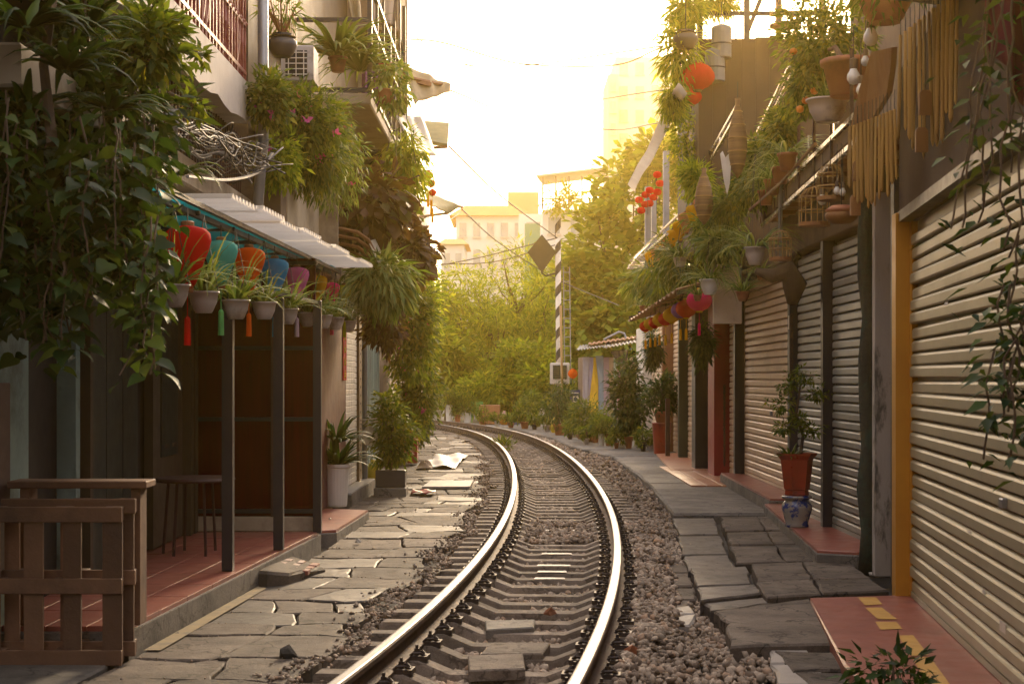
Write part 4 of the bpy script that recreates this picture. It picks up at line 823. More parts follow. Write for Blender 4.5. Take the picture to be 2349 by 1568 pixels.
f = link('lily_leaves', blade_mesh('lily_leaves', 40, .24, .03, 9, up=1.0, droop=.9), t); f.data.materials.append(M['leaf']); f.location = (-.06,0,.35)
tr = MB(); tr.tube([b2+V((.03,0,.35)),b2+V((.06,.02,.55)),b2+V((0,.03,.75)),b2+V((.03,0,1.0)),b2+V((.05,0,1.15))], [.016,.014,.012,.009,.004], 6)
for a, c_ in (((.06,.02,.55),(.2,0,.6)),((0,.03,.75),(-.2,0,.82)),((.02,.0,.9),(.2,-.03,.95)),((.05,.02,.6),(.16,.05,.68))): tr.tube([b2+V(a), b2+V(c_)], [.008,.003], 5)
tr.build('trunk', M['bark'], t)
for k, (dx, dz, r) in enumerate(((.06,1.1,.13),(-.17,.84,.11),(.21,.95,.12),(.14,.6,.1),(-.08,1.02,.09),(.02,.7,.08),(-.14,.62,.07))): foliage('foliage', OVAL, b2+V((dx,0,dz)), (r*1.2,r*1.2,r*.6), 14, 12, .05, .05, M['leaf'], t, lo=.2)
# chain hanging by the post
def chain(label, p, n, lk=.05):
    t = thing('chain', label, 'chain', p-V((0,0,n*lk*.75))); me = None
    for i in range(n):
        if me is None:
            mb = MB().tube([(.014*math.cos(a),0,.03*math.sin(a)) for a in np.linspace(0,2*math.pi,11)], .006, 5, False); me = bpy.data.meshes.new('chain_link'); me.from_pydata(mb.v, [], mb.f); me.materials.append(M['rust'])
        o = link('chain_link', me, t); o.location = (0,0,(n-i)*lk*.75); o.rotation_euler = (0,0,(i%2)*math.pi/2+.3)
chain('rusty chain hanging beside the dark post with a paper notice', V((2.84,16.25,2.0)), 22); chain('rusty chain hanging from the leaning bar by the crimson column', V((3.0,22.6,1.25)), 30)
# small shrub at the bottom right, trailing vines on the right edge
shrub('potted_shrub', 'small leafy shrub at the bottom right before the red porch', (1.62,6.8,-.16), .36, .2, .2, 'shrub', OVAL, 34, 12, .075, 'leafdk', z0=.3)
def vines(name, label, tops, lens, size, mat, tmpl, group=None, sp=.06, spread=.06, cat='vine', cord=.005, two=1):
    t = thing(name, label, cat, (np.mean([p[0] for p in tops]),np.mean([p[1] for p in tops]),min(p[2]-l for p,l in zip(tops,lens))), group)
    P=[];D=[];st=MB()
    for p, L in zip(tops, lens):
        q = V(p); n = max(3,int(L/sp)); pts=[V(q)]; dx=rnd.uniform(-.1,.1); dy=rnd.uniform(-.1,.1)
        for i in range(n):
            q = q + V((dx*sp+rnd.gauss(0,.012), dy*sp+rnd.gauss(0,.012), -sp*.96)); pts.append(V(q))
            for _ in range(two):
                a = rnd.random()*6.28; d = V((math.cos(a),math.sin(a),-.45)); P.append(q+d*.02+V((rnd.gauss(0,spread),rnd.gauss(0,spread),rnd.gauss(0,spread)))); D.append(d)
        st.tube(pts[::2]+[pts[-1]], cord, 4)
    leaves('foliage', tmpl, P, D, np.array([0,0,1.])+unit(len(P))*.6, size*(.55+.75*nr.random(len(P))), M[mat], t); st.build('stems', M['bark'], t)['kind'] = 'stuff'; return t
tops=[]; lens=[]
for k in range(9): p = at(2262+rnd.uniform(-14,90), -30, 6.2+rnd.uniform(-.4,.5)); tops.append(p); lens.append(rnd.uniform(.6,1.1))
vines('trailing_vine', 'dark trailing vine hanging over the upper right fascia', tops, lens, .085, 'leafdk', OVAL, sp=.05)
tops=[]; lens=[]
for k in range(10): p = at(2275+rnd.uniform(0,100), 560+rnd.uniform(-60,260), 5.7+rnd.uniform(-.3,.3)); tops.append(p); lens.append(rnd.uniform(.3,.5))
vines('trailing_vine', 'leafy vine bunch hanging in front of the cream shutter', tops, lens, .085, 'leafdk', OVAL, sp=.035, spread=.05, two=2)
bc = MB(); bc.grid(lambda u,v: tuple(at(2262+90*u,-10-20*u+270*v*(.35+.65*u),6.6)+V((0,.06*math.sin(u*9),0))), 8, 6)
solo(bc, 'burgundy_cloth', pm('burgundy_cloth', (.12,.01,.025), None, 4, .8, bump=.1), 'dark burgundy cloth hanging in the top right corner', 'cloth', thick=.01, smooth=True)

# ================================================================== left-hand row
lter = struct(link('terrace', None)); lter.location = (-2.3,11,-.1)
e0, e1 = (-2.06,8.6), (-1.665,13.95)
MB().prism([(-2.95,8.6),e0,e1,(-2.95,13.95)], -.2, .012, .008).build('concrete_edge', M['concrete'], lter)
for j in range(9):
    for i in range(4):
        y0 = 8.62+j*.59; y1 = y0+.582; f_ = lambda y: e0[0]+(y-e0[1])*(e1[0]-e0[0])/(e1[1]-e0[1])-.01
        xa, xb = -2.95+(f_(y0)+2.95)*i/4, -2.95+(f_(y0)+2.95)*(i+1)/4-.006; xc, xd = -2.95+(f_(y1)+2.95)*(i+1)/4-.006, -2.95+(f_(y1)+2.95)*i/4
        MB().prism([(xa,y0),(xb,y0),(xc,y1),(xd,y1)], .01, .04+rnd.uniform(-.0015,.0015), .003).build('floor_tile', M['redtile'], lter)
MB().add([(e0[0]+.004+a+(y-e0[1])*.0738, y, -.119) for a,y in ((.015,8.8),(.11,8.8),(.1,11.4),(.015,11.5))], [(0,1,2,3)]).build('yellow_strip', pm('faded_yellow_kerb', (.3,.22,.1), (.2,.15,.09), 7, .8, dirt=(.12,.1,.08), dscale=5), lter)
lt2 = struct(link('porch_step', None)); lt2.location = (-1.9,16,-.1)
MB().prism([(-2.1,14.5),(-1.62,14.8),(-1.525,17.05),(-2.1,17.3)], -.2, -.052, .008).build('concrete_riser', M['concrete'], lt2); MB().prism([(-2.1,14.52),(-1.63,14.82),(-1.535,17.03),(-2.1,17.28)], -.052, -.026, .006).build('tile_bed', M['redtile'], lt2)
lt3 = struct(link('porch_step', None)); lt3.location = (-2,20,-.1)
MB().prism([(-2.2,18.4),(-1.86,18.56),(-1.82,21.3),(-2.2,21.3)], -.2, .03, .012).build('concrete_riser', M['concrete'], lt3)
MB().prism([(-2.2,18.42),(-1.868,18.58),(-1.828,21.28),(-2.2,21.28)], .03, .045, .006).build('step_slab', pm('grey_terrazzo', (.34,.33,.32), (.27,.26,.25), 8, .35, bump=.03), lt3)

# --- first house: terrace front, canopy, slab balcony
M['palegreen'] = pm('pale_green_render', (.24,.35,.33), (.18,.27,.255), 3, .75, bump=.2, dirt=(.07,.08,.07), dscale=2)
M['dkgreendoor'] = pm('dark_green_door', (.02,.034,.03), (.014,.022,.02), 3, .5, bump=.1, stretch=(1,1,.2))
M['creamdoor'] = pm('dull_cream_door', (.09,.062,.036), (.06,.042,.026), 4, .6, bump=.15, dirt=(.08,.05,.03), dscale=4)
M['redcurtain'] = pm('dark_red_cloth', (.085,.001,.004), (.045,.001,.003), 5, .9, bump=.2, stretch=(6,6,.3), spec=.05)
l1 = thing('house', 'tenement house with red balcony rail and pale slab over the tiled terrace', 'house', (-3,10,-.12))
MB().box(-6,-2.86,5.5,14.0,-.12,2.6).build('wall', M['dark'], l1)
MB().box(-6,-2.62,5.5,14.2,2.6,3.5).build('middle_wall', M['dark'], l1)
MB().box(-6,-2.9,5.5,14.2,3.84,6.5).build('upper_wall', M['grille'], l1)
MB().box(-2.86,-2.75,6.5,9.1,-.12,2.5,.01).build('green_pier', M['palegreen'], l1)
MB().box(-2.753,-2.735,8.3,8.72,.3,1.35,.004).build('dark_panel', M['grille'], l1)
MB().box(-2.86,-2.74,10.05,10.15,.04,2.5,.006).build('door_jamb', M['palegreen'], l1); MB().box(-2.86,-2.74,10.4,10.47,.04,2.5,.006).build('door_jamb', M['creamdoor'], l1)
for k in range(3):
    dr = MB().box(-2.84,-2.78,10.52+k*.46,10.96+k*.46,.05,2.45,.006).build('green_door', M['dkgreendoor'], l1)
cd = MB().box(-2.84,-2.77,12.35,13.45,.05,2.4,.01).build('cream_door', M['creamdoor'], l1)
MB().box(-2.772,-2.755,12.6,13.2,.75,2.05,.006).build('glass_panel', M['dkgreendoor'], cd)
for z in (.82,1.8,1.95): 
    for y in (12.7,12.98): MB().box(-2.756,-2.75,y,y+.14,z,z+.03).build('brass_strip', M['creamdoor'], cd)
for y in (13.55,13.75): MB().box(-2.84,-2.72,y,y+.12,.04,2.5,.006).build('door_jamb', M['creamdoor'], l1)
pt = MB().box(-2.75,-1.72,13.97,14.03,.17,2.42).build('curtain_panel', M['redcurtain'], l1)
MB().box(-2.75,-1.68,13.93,14.04,.04,.17,.008).build('plinth', M['cream'], l1)
for z in (.2,1.0,1.62,2.36): MB().box(-2.75,-1.7,13.93,13.969,z,z+.035).build('panel_rail', M['dkpost'], pt)
for x in (-2.45,-2.1): MB().box(x,x+.03,13.925,13.968,.17,2.4).build('panel_stile', M['grille'], pt)
for x, y in ((-1.97,11.1),(-1.815,12.45)): post(l1, x, y, .04, 2.0, .075, M['dkpost'], 'terrace_post')
post(l1, -1.69, 13.9, .03, 2.05, .07, M['dkpost'], 'terrace_post')
MB().box(-2.62,-2.3,7.5,14.6,2.74,2.95,.015).build('beige_beam', M['cream'], l1)
sb = MB(); n = 28
zb = [3.47+rnd.uniform(-.025,.03) for _ in range(n+1)]
for i in range(n):
    y0, y1 = 5.6+(13.35-5.6)*i/n, 5.6+(13.35-5.6)*(i+1)/n
    sb.add([(-2.2,y0,zb[i]),(-2.2,y1,zb[i+1]),(-2.2,y1,3.83),(-2.2,y0,3.83)], [(3,2,1,0)]); sb.add([(-2.2,y0,zb[i]),(-2.2,y1,zb[i+1]),(-3.2,y1,3.5),(-3.2,y0,3.5)], [(0,1,2,3)])
sb.add([(-2.2,13.35,zb[n]),(-3.2,13.35,3.5),(-3.2,13.35,3.83),(-2.2,13.35,3.83)], [(3,2,1,0)]); sb.add([(-2.2,5.6,3.83),(-2.2,13.35,3.83),(-3.2,13.35,3.83),(-3.2,5.6,3.83)], [(0,1,2,3)])
sb.build('balcony_slab', pm('stained_pale_concrete', (.62,.55,.48), (.5,.43,.37), 2.2, .8, bump=.25, dirt=(.25,.19,.15), dscale=2.5, dlo=.56, dhi=.8), l1)
gm = bpy.data.meshes.new('grille_bar'); mb = MB().bar((0,0,2.93),(0,0,3.48),.016); gm.from_pydata(mb.v,[],mb.f); gm.materials.append(M['grille']); gr = MB().bar((-2.36,8.6,3.2),(-2.36,14,3.2),.02).build('window_grille', M['grille'], l1)
for k in range(52): o = link('grille_bar', gm, gr); o.location = V((-2.36,8.6+k*.104,0))-wloc(gr)
rm = MB()
rm.bar((0,0,3.83),(0,0,4.75),.028); rm.tube([(0,.02,3.95),(.0,.055,4.1),(0,.0,4.28),(0,-.05,4.12),(0,.0,3.98)], .014, 5); rm.tube([(0,.0,4.35),(.0,.05,4.5),(0,.0,4.65),(0,-.05,4.5),(0,.0,4.35)], .014, 5); rm.lathe([(.012,4.28),(.03,4.31),(.012,4.34)], 6, (0,0,0))
rme = bpy.data.meshes.new('baluster'); rme.from_pydata([tuple(v) for v in rm.v],[],rm.f); rme.materials.append(M['redrail'])
rr = MB().bar((-2.22,5.8,4.78),(-2.22,13.3,4.78),.07,.05).bar((-2.22,5.8,4.3),(-2.22,13.3,4.3),.03).bar((-2.22,5.8,3.9),(-2.22,13.3,3.9),.03).build('balcony_rail', M['redrail'], l1)
for k in range(44): o = link('baluster', rme, rr); o.location = V((-2.22,7.6+k*.132,0))-wloc(rr); o.rotation_euler = (0,0,rnd.uniform(-.3,.3))
# canopy: corrugated sheet over a teal liner
cn = thing('canopy', 'white corrugated canopy with teal underside over the tiled terrace', 'canopy', (-2,12.8,2.4))
def sheet(y0, y1, z, k):
    g = MB(); nn = int((y1-y0)/.012)
    def fn(u,v):
        y = y0+(y1-y0)*v; xe = -1.73+(y-9.87)*.0457+(.03 if k%2 else 0)
        return (-2.85+(xe+2.85)*u, y, z+.02*math.sin(y*2*math.pi/.1)-.0*u)
    return g.grid(fn, 3, nn)
for k in range(8):
    y0 = 9.87+k*.79; sheet(y0, y0+.81, 2.5+.012*(k%2), k).build('corrugated_sheet', M['corr'], cn, smooth=True)
tl = MB().grid(lambda u,v: (-2.84+(.8+.3*v)*u, 8.6+7.2*v, 2.462-.03*math.sin(u*math.pi)+.008*math.sin(v*60)), 6, 60); tl.build('teal_liner', M['teal'], cn, smooth=True)
for x in (-2.08,-2.5): MB().bar((x-.03,8.8,2.43),(x+.26,16.0,2.43),.035).build('purlin', M['dkpost'], cn)
for k in range(7): y = 9.2+k*1.1; MB().bar((-2.85,y,2.435),(-2.04+(y-9.2)*.03,y,2.435),.03).build('rafter', M['dkpost'], cn)
MB().bar((-1.88,8.8,2.4),(-1.72,16.0,2.43),.03).build('hanging_rail', M['dkpost'], cn); MB().bar((-2.06,8.7,2.01),(-1.69,13.95,2.03),.03).build('pot_rail', M['dkpost'], cn)

# --- lanterns and hanging pots along the canopy
LR = [(430,577,9.1,.122,'red','large dark red lantern, nearest in the canopy row','lan_red'),(507,590,10.2,.098,'teal','pale teal lantern, second in the canopy row','t_green'),(571,605,11.3,.105,'orange','orange lantern, third in the canopy row','lan_orange'),(630,623,12.5,.1,'blue','steel blue lantern, fourth in the canopy row','lan_blue'),
      (681,637,13.7,.095,'pink','rose pink lantern, fifth in the canopy row','t_violet'),(727,650,15.1,.09,'yellow','golden yellow lantern, sixth in the canopy row','lan_yellow'),(761,660,16.3,.075,'magenta','small magenta lantern, seventh in the canopy row','lan_magenta'),(790,667,17.4,.085,'lime','olive lime lantern, last in the canopy row','lan_lime')]
for x, y, Y, r, col, lb, ta in LR: lantern(lb, at(x,y+12,Y), r*1.08, r*2.9, col, ta, 'silk', 'silk lanterns under the canopy', tl=.3, hang=.08)
PX = [(398,652,8.9),(467,668,9.4),(541,687,10.4),(606,692,11.6),(659,707,12.8),(706,716,14.0),(741,722,15.1),(770,727,16.2),(799,735,17.6)]
on = ['nearest','second','third','fourth','fifth','sixth','seventh','eighth','last']
for k, (x, y, Y) in enumerate(PX): hang_spider(f'{on[k]} spider plant in a grey pot of the row hanging below the lanterns', at(x,y,Y), .088, .125, 'plastic', k, False, 'spider plant pots below the lanterns', wire=.45, sc=1.1+.1*(k%3))

# --- furniture and litter on the terrace side
def pallet(label, x0, x1, y, z0, z1, group, slats, rails):
    t = thing('wooden_pallet', label, 'pallet', ((x0+x1)/2,y,z0), group)
    for k in range(slats):
        xx = x0+(x1-x0-.085)*k/(slats-1); MB().box(xx,xx+.085+rnd.uniform(-.01,.02),y-.01,y+.012,z0+.01,z1-.02,.003).build('slat', M['pallet'], t)
    for k in range(rails):
        zz = z0+(z1-z0-.085)*k/(rails-1); MB().box(x0-.01,x1+.02,y-.034,y-.011,zz,zz+.08,.004).build('cross_board', M['pallet'], t)
        for xx in (x0,(x0+x1)/2,x1-.09): MB().box(xx,xx+.09,y+.013,y+.1,zz,zz+.075,.004).build('block', M['pallet'], t)
pallet('worn wooden pallet standing on edge in the lower left corner', -2.75,-2.05,8.35,-.12,.71,'wooden pallets',4,3)
pallet('second wooden pallet leaning just behind the front one', -2.7,-2.02,8.52,-.1,.74,'wooden pallets',3,3)
t = thing('wooden_bench', 'rough plank bench behind the pallets', 'bench', (-2.35,8.75,.04)); MB().box(-2.72,-1.97,8.62,8.85,.78,.82,.006).build('seat', M['pallet'], t)
for x in (-2.66,-2.06): MB().box(x,x+.05,8.65,8.8,.04,.78,.004).build('leg', M['pallet'], t)
t = thing('round_table', 'dark round table with slim legs on the terrace', 'table', (-2.42,12.2,.04)); MB().lathe([(.001,.55),(.3,.55),(.31,.565),(.3,.58),(.001,.58)], 24, (-2.42,12.2,.04)).build('tabletop', M['grille'], t)
for a in range(6): MB().tube([(-2.42+.2*math.cos(a*1.05),12.2+.2*math.sin(a*1.05),.59),(-2.42+.24*math.cos(a*1.05),12.2+.24*math.sin(a*1.05),.04)], .012, 5).build('leg', M['grille'], t)
# rubble heap with tile scraps
rb = V((*gp(645,1318),-.13)); t = thing('rubble_heap', 'low mortar heap with broken tile pieces against the terrace edge', 'rubble', rb)
hp_ = [(rb.x-.2,rb.y-.5),(rb.x-.02,rb.y-.56),(rb.x+.12,rb.y-.45),(rb.x+.2,rb.y-.1),(rb.x+.3,rb.y+.3),(rb.x+.22,rb.y+.52),(rb.x+.02,rb.y+.6),(rb.x-.12,rb.y+.5)]; hz_ = [.03,.02,-.005,-.02,-.05,-.045,.0,.02]
def mz(x, y): return -.045-.16*(x-rb.x+.05)
MB().prism(hp_, -.2, -.045, .02, hz_).build('mortar', M['paving'], t)
M['pinktile'] = pm('pink_tile', (.42,.26,.22), None, 5, .5, bump=.03)
for k in range(12):
    x = rb.x-.1+.1*(k%4)+rnd.uniform(-.015,.015); y = rb.y-.05+.19*(k//4)+rnd.uniform(-.03,.03); z = mz(x,y); w = rnd.uniform(.022,.036); s_ = rnd.uniform(.06,.085)
    MB().prism([(x-w,y-s_),(x+w*.8,y-s_*.8),(x+w,y+s_),(x-w*.7,y+s_*.9)], z-.02, z+.014, .003, [.004,-.002,-.002,.004]).build('tile_piece', M['redtile' if k%4 == 3 else 'pinktile'], t)
for k in range(22):
    x = rb.x-.14+.24*rnd.random(); y = rb.y-.46+.3*rnd.random(); MB().lathe([(.014,-.015),(.012,.004),(.001,.006)], 8, (x,y,mz(x,y)+.004)).build('pebble', M['palestone'], t)
def blob(name, label, cat, x, y, r, mat, z=-.12, sq=.6, group=None):
    p = gp(x,y,z); pts = [(p[0]+v[0]*r, p[1]+v[1]*r, z+(v[2]*sq+.45)*r) for v in STONES[rnd.randrange(6)]]
    return solo(MB().add(pts, [tuple(f) for f in SF]), name, M[mat], label, cat, group)
blob('crumpled_paper','crumpled white paper on the left paving','paper',822,1243,.035,'whiteplastic'); blob('crumpled_paper','white scrap at the foot of the ochre post','paper',2004,1322,.05,'whiteplastic'); blob('litter','tiny white scrap beside the small red step','litter',757,1190,.02,'whiteplastic',-.026)
blob('dark_stone','dark cobble on the paving edge left of the track','stone',662,1507,.06,'soil',-.13); blob('dark_stone','black pebble on the left paving far up','stone',1127,1118,.035,'soil',-.12)
blob('brick_lump','broken red brick lying in the right ballast','brick',1450,1507,.075,'terracotta',-.19); blob('brick_lump','broken red brick between the rails','brick',1263,1408,.05,'terracotta',-.2)
for k, (q, z, mt, lb) in enumerate(((((1128,1475),(1262,1475),(1245,1500),(1100,1502)),-.185,'sleeper','flat concrete block lying on the sleepers between the rails'),(((1073,1505),(1200,1500),(1205,1535),(1076,1540)),-.18,'sleeper','nearest flat concrete block between the rails'),(((1112,1425),(1228,1422),(1225,1440),(1115,1446)),-.19,'concrete','dark broken concrete lump between the rails'))):
    pl = [gp(a,b,z) for a,b in q]; ar = sum(pl[i][0]*pl[(i+1)%4][1]-pl[(i+1)%4][0]*pl[i][1] for i in range(4)); pl = pl if ar > 0 else pl[::-1]
    solo(MB().prism(pl, z-.05, z+.01, .008), 'concrete_block', M[mt], lb, 'block', 'loose blocks between the rails')
sh = MB(); a0 = gp(965,1072,-.1); sh.grid(lambda u,v: (a0[0]-.05+.62*u+.1*v, a0[1]+4.3*v, -.1+.02*math.sin(u*11+v*7)+.03*abs(math.sin(v*9+u*3))), 12, 20); solo(sh, 'white_sheet', M['whiteplastic'], 'crumpled white sheet spread on the left paving', 'sheet', smooth=True, thick=.006)
cd_ = MB().prism([gp(968,1116,-.1),gp(1078,1116,-.1),gp(1086,1101,-.1),gp(988,1102,-.1)], -.12, -.09, .004); solo(cd_, 'wooden_board', M['palestone'], 'flat pale board lying on the left paving', 'board')
rc = MB(); p = gp(962,1130,-.11); rc.grid(lambda u,v: (p[0]-.1+.3*u, p[1]-.2+.5*v, -.105+.03*abs(math.sin(u*5+v*2))), 8, 6); solo(rc, 'red_rag', M['crimson'], 'dark red rag lying on the left paving', 'rag', smooth=True, thick=.006)
cb = V((*gp(925,1068,-.1),-.11)); bg = MB().grid(lambda u,v: (cb.x+.25+.28*u, cb.y+.5*v-.6, -.1+.1*math.sin(u*math.pi)*math.sin(v*math.pi)*(1+.5*math.sin(u*9+v*13))), 9, 9); solo(bg, 'paper_bag', pm('brown_paper', (.5,.36,.24), None, 5, .7, bump=.3), 'crumpled brown paper bag on the white sheet', 'bag')

# --- second house behind the canopy: red wall, white tile pier, green doors, balcony of plants
l2 = thing('house', 'old narrow house with white tiled pier, green doors and a cluttered balcony', 'house', (-3,20,-.12))
MB().box(-6,-2.06,14.25,27,-.12,3.2).build('wall', M['wallr'], l2); MB().box(-6,-2.35,14.25,24.5,3.2,8.2).build('upper_wall', M['ochrewall'], l2)
MB().box(-2.06,-2.0,14.3,19.25,-.02,2.5,.006).build('red_wall', pm('dark_red_wall', (.1,.003,.005), (.06,.003,.004), 2, .5, bump=.05), l2)
wp_ = MB().box(-2.07,-2.03,19.27,20.62,.04,2.75).build('white_pier', M['white'], l2)
tm_ = bpy.data.meshes.new('wall_tile'); mb = MB().box(-.002,.028,-.105,.105,-.032,.032,.004); tm_.from_pydata(mb.v,[],mb.f); tm_.materials.append(M['white'])
for j in range(38):
    for i in range(6): o = link('wall_tile', tm_, wp_); o.location = V((-2.028,19.39+i*.222,.09+j*.0695))-wloc(wp_)
rs = MB().box(-1.995,-1.985,18.85,19.2,1.35,2.15,.003).build('red_signboard', M['lan_scarlet'], l2)
for k in range(5):
    z = 2.03-.15*k; g_ = MB()
    for a in ((-.09,0,.09,.0),(-.05,-.03,.05,-.03),(0,.04,0,-.05),(-.07,-.05,-.01,.01),(.07,-.05,.01,.01)): g_.bar((-1.983,19.02+a[0],z+a[1]),(-1.983,19.02+a[2],z+a[3]),.006,.014)
    g_.build('written_character', M['lan_yellow'], rs)
pp = MB().box(-2.06,-1.97,20.64,21.0,.04,2.8,.004).build('perforated_strip', pm('brown_steel', (.2,.12,.06), None, 4, .5), l2)
for k in range(24): MB().lathe([(.016,0),(.016,.004)], 10, (0,0,0)).build('hole', M['dark'], pp, local=True).matrix_local = Matrix.Translation(V((-1.969,20.82,.18+k*.108))-wloc(pp)) @ Matrix.Rotation(math.pi/2,4,'Y')
M['greendoor'] = pm('pale_green_metal', (.33,.44,.4), (.26,.35,.32), 3, .5, bump=.06, dirt=(.18,.15,.12), dscale=3, stretch=(1,1,.3))
for k in range(3):
    dd = MB().box(-2.05,-2.0,21.15+k*1.0,22.1+k*1.0,.04,2.6,.006).build('green_door', M['greendoor'], l2)
    for i in range(4): MB().box(-2.0,-1.988,21.25+k*1.0+i*.22,21.33+k*1.0+i*.22,.1,2.5,.003).build('door_ridge', M['greendoor'], dd)
MB().tube([(-1.95,20.95+.25,.0),(-1.95,21.2,2.7)], .035, 8).build('drain_pipe', M['greysteel'], l2)
MB().tube([(-2.1,13.5,5.2),(-2.1,13.5,3.35),(-2.14,13.6,3.1),(-2.2,13.65,2.4)], .045, 10).build('drain_pipe', M['greysteel'], l2, smooth=True)
# balcony slabs and frames
MB().box(-2.4,-1.5,17.0,22.6,4.28,4.4,.015).build('balcony_slab', M['cream'], l2)
for z in (4.45,5.2,5.6): MB().bar((-1.52,17.1,z),(-1.52,22.5,z),.045).build('balcony_rail', M['dkpost'], l2)
for k in range(7): y = 17.1+k*.9; MB().bar((-1.52,y,4.4),(-1.52,y,6.6),.05 if k%3 == 0 else .03).build('balcony_bar', M['dkpost'], l2)
for z in (4.45,5.2,5.6): MB().bar((-2.35,17.1,z),(-1.52,17.1,z),.045).build('balcony_rail', M['dkpost'], l2)
for k in range(9): MB().box(-2.36,-1.62,20.3,20.34,3.35+k*.1,3.38+k*.1,.004).build('window_louvre', M['wood'], l2)
MB().box(-2.36,-1.6,20.36,20.42,3.2,4.28).build('window_recess', M['dark'], l2)
MB().box(-2.36,-2.0,17.05,20.3,3.1,4.28).build('pier', M['cream'], l2)
MB().box(-2.35,-1.85,17.0,17.06,2.6,4.28).build('cream_wall', M['cream'], l2); MB().box(-2.34,-2.05,14.6,17,2.7,3.7).build('cream_wall', M['cream'], l2)
MB().box(-2.36,-1.6,24.4,24.5,2.8,8.2,.01).build('corner_wall', M['cream'], l2); MB().box(-2.34,-1.62,22.7,24.4,6.3,8.2,.01).build('upper_corner', M['wallr'], l2)
for k in range(14): MB().box(-2.34,-2.3,15.0+k*.155,15.13+k*.155,4.6,5.9+rnd.uniform(-.05,.05),.004).build('bamboo_slat', M['wood'], l2)
MB().bar((-1.75,22,5.55),(-1.15,22.5,5.5),.06).build('roof_beam', M['wood'], l2)
# clothes, tarps and awnings on the second house
def cloth(name, label, c00, c10, c01, c11, mat, wav=.04, cat='cloth', nx=12, ny=12, thick=.008):
    a,b,c_,d = map(V,(c00,c10,c01,c11)); s = rnd.uniform(0,5)
    g = MB().grid(lambda u,v: tuple(a.lerp(b,u).lerp(c_.lerp(d,u),v)+V((wav*.4*math.sin(u*13+s),wav*math.sin(u*17+s+v),wav*.3*math.sin(v*7+u*5)))), nx, ny)
    return solo(g, name, mat, label, cat, smooth=True, thick=thick)
Mp = lambda n,c: pm(n, c, tuple(k*.7 for k in c), 5, .85, bump=.15)
cloth('hanging_cloth','purple cloth hanging inside the second balcony',at(828,168,17.6),at(882,160,17.9),at(826,242,17.6),at(880,240,17.9),Mp('purple_cloth',(.22,.06,.26)))
cloth('hanging_cloth','red and pink garment over the second balcony rail',at(862,130,17.4),at(896,142,17.5),at(866,160,17.4),at(894,178,17.5),Mp('red_cloth',(.6,.08,.12)))
cloth('hanging_shirt','pale grey shirt drying at the top of the second balcony',at(856,-8,19),at(906,-8,19.4),at(858,50,19),at(902,54,19.4),Mp('pale_shirt',(.42,.33,.27)),.03)
cloth('hanging_shirt','dark garment framing the pale drying shirt',at(846,-10,19.5),at(912,-10,19.8),at(848,56,19.5),at(908,60,19.8),Mp('dark_shirt',(.09,.06,.05)),.02)
cloth('hanging_cloth','cream rag hanging beside the bamboo screen',at(798,-5,17.5),at(822,-5,17.6),at(812,60,17.5),at(826,40,17.6),Mp('cream_rag',(.5,.4,.26)))
cloth('folded_awning','beige folded awning sticking out from the second balcony',at(925,152,22.2),at(1030,190,23.0),at(948,240,22.0),at(1028,208,23.0),Mp('beige_canvas',(.42,.33,.21)),.05,'awning',22,10,.02)
cloth('plastic_awning','milky plastic sheet awning below the folded awning',at(905,265,21.5),at(968,266,22.4),at(955,352,20.6),at(1000,356,22.0),M['corr'],.02,'awning')
aw_ = MB().box(0,0,0,0,0,0); aw_ = MB(); Y=25.0
aw_.add([at(968,282,Y),at(1030,287,Y),at(1026,338,Y-1.6),at(985,330,Y-1.6)]+[at(968,276,Y),at(1030,281,Y),at(1027,330,Y-1.6),at(985,322,Y-1.6)], [(0,1,2,3),(7,6,5,4),(0,4,5,1),(1,5,6,2),(2,6,7,3),(3,7,4,0)])
t = thing('roof_hood', 'small olive roof hood at the house corner against the sky', 'awning', at(1000,330,24.2)); aw_.build('sheet', Mp('olive_sheet',(.28,.24,.1)), t)
for q0, q1, r_ in (((1028,287,25),(900,300,25),.04),((1026,336,23.4),(905,345,23.4),.04),((1020,300,24.6),(930,380,24.4),.03),((985,330,23.4),(985,285,25),.03)): MB().bar(at(*q0), at(*q1), r_).build('bracket', M['wood'], t)
cloth('olive_awning','olive awning wedge below the red lantern cluster',at(975,440,29),at(1062,472,31),at(985,470,28),at(1030,489,30),Mp('olive_canvas',(.16,.14,.05)),.03,'awning')
t = thing('awning_pole', 'thin wooden pole holding the folded beige awning', 'pole', at(930,240,21.9)); MB().tube([at(930,240,21.9), at(925,150,22)], .03, 6).build('upright', M['wood'], t); MB().tube([at(905,170,21.8), at(1028,196,23)], .025, 6).build('boom', M['wood'], t)
t = thing('awning_pole', 'pole carrying the olive awning wedge out from the wall', 'pole', at(960,470,28.4)); MB().tube([at(930,452,28.2), at(1060,474,31)], .03, 6).build('boom', M['wood'], t); MB().tube([at(935,500,28.0), at(1028,488,30)], .025, 6).build('brace', M['wood'], t)
# arch frame below
ar_ = thing('arched_frame', 'bent metal frame of an open awning behind the canopy end', 'awning', at(780,600,17.5))
for k in range(4):
    dz = k*17; MB().tube([at(690,522+dz,17.5+.2*k),at(780,524+dz,17.5+.2*k),at(820,532+dz,17.5+.2*k),at(845,550+dz,17.6+.2*k),at(862,585+dz*.6,17.7+.2*k)], .022, 6).build('frame_tube', M['wood'], ar_)
MB().add([at(845,552,17.6),at(860,548,17.9),at(890,610,17.9),at(872,612,17.6)], [(0,1,2,3)]).build('frame_flap', M['corr'], ar_, thick=.01)
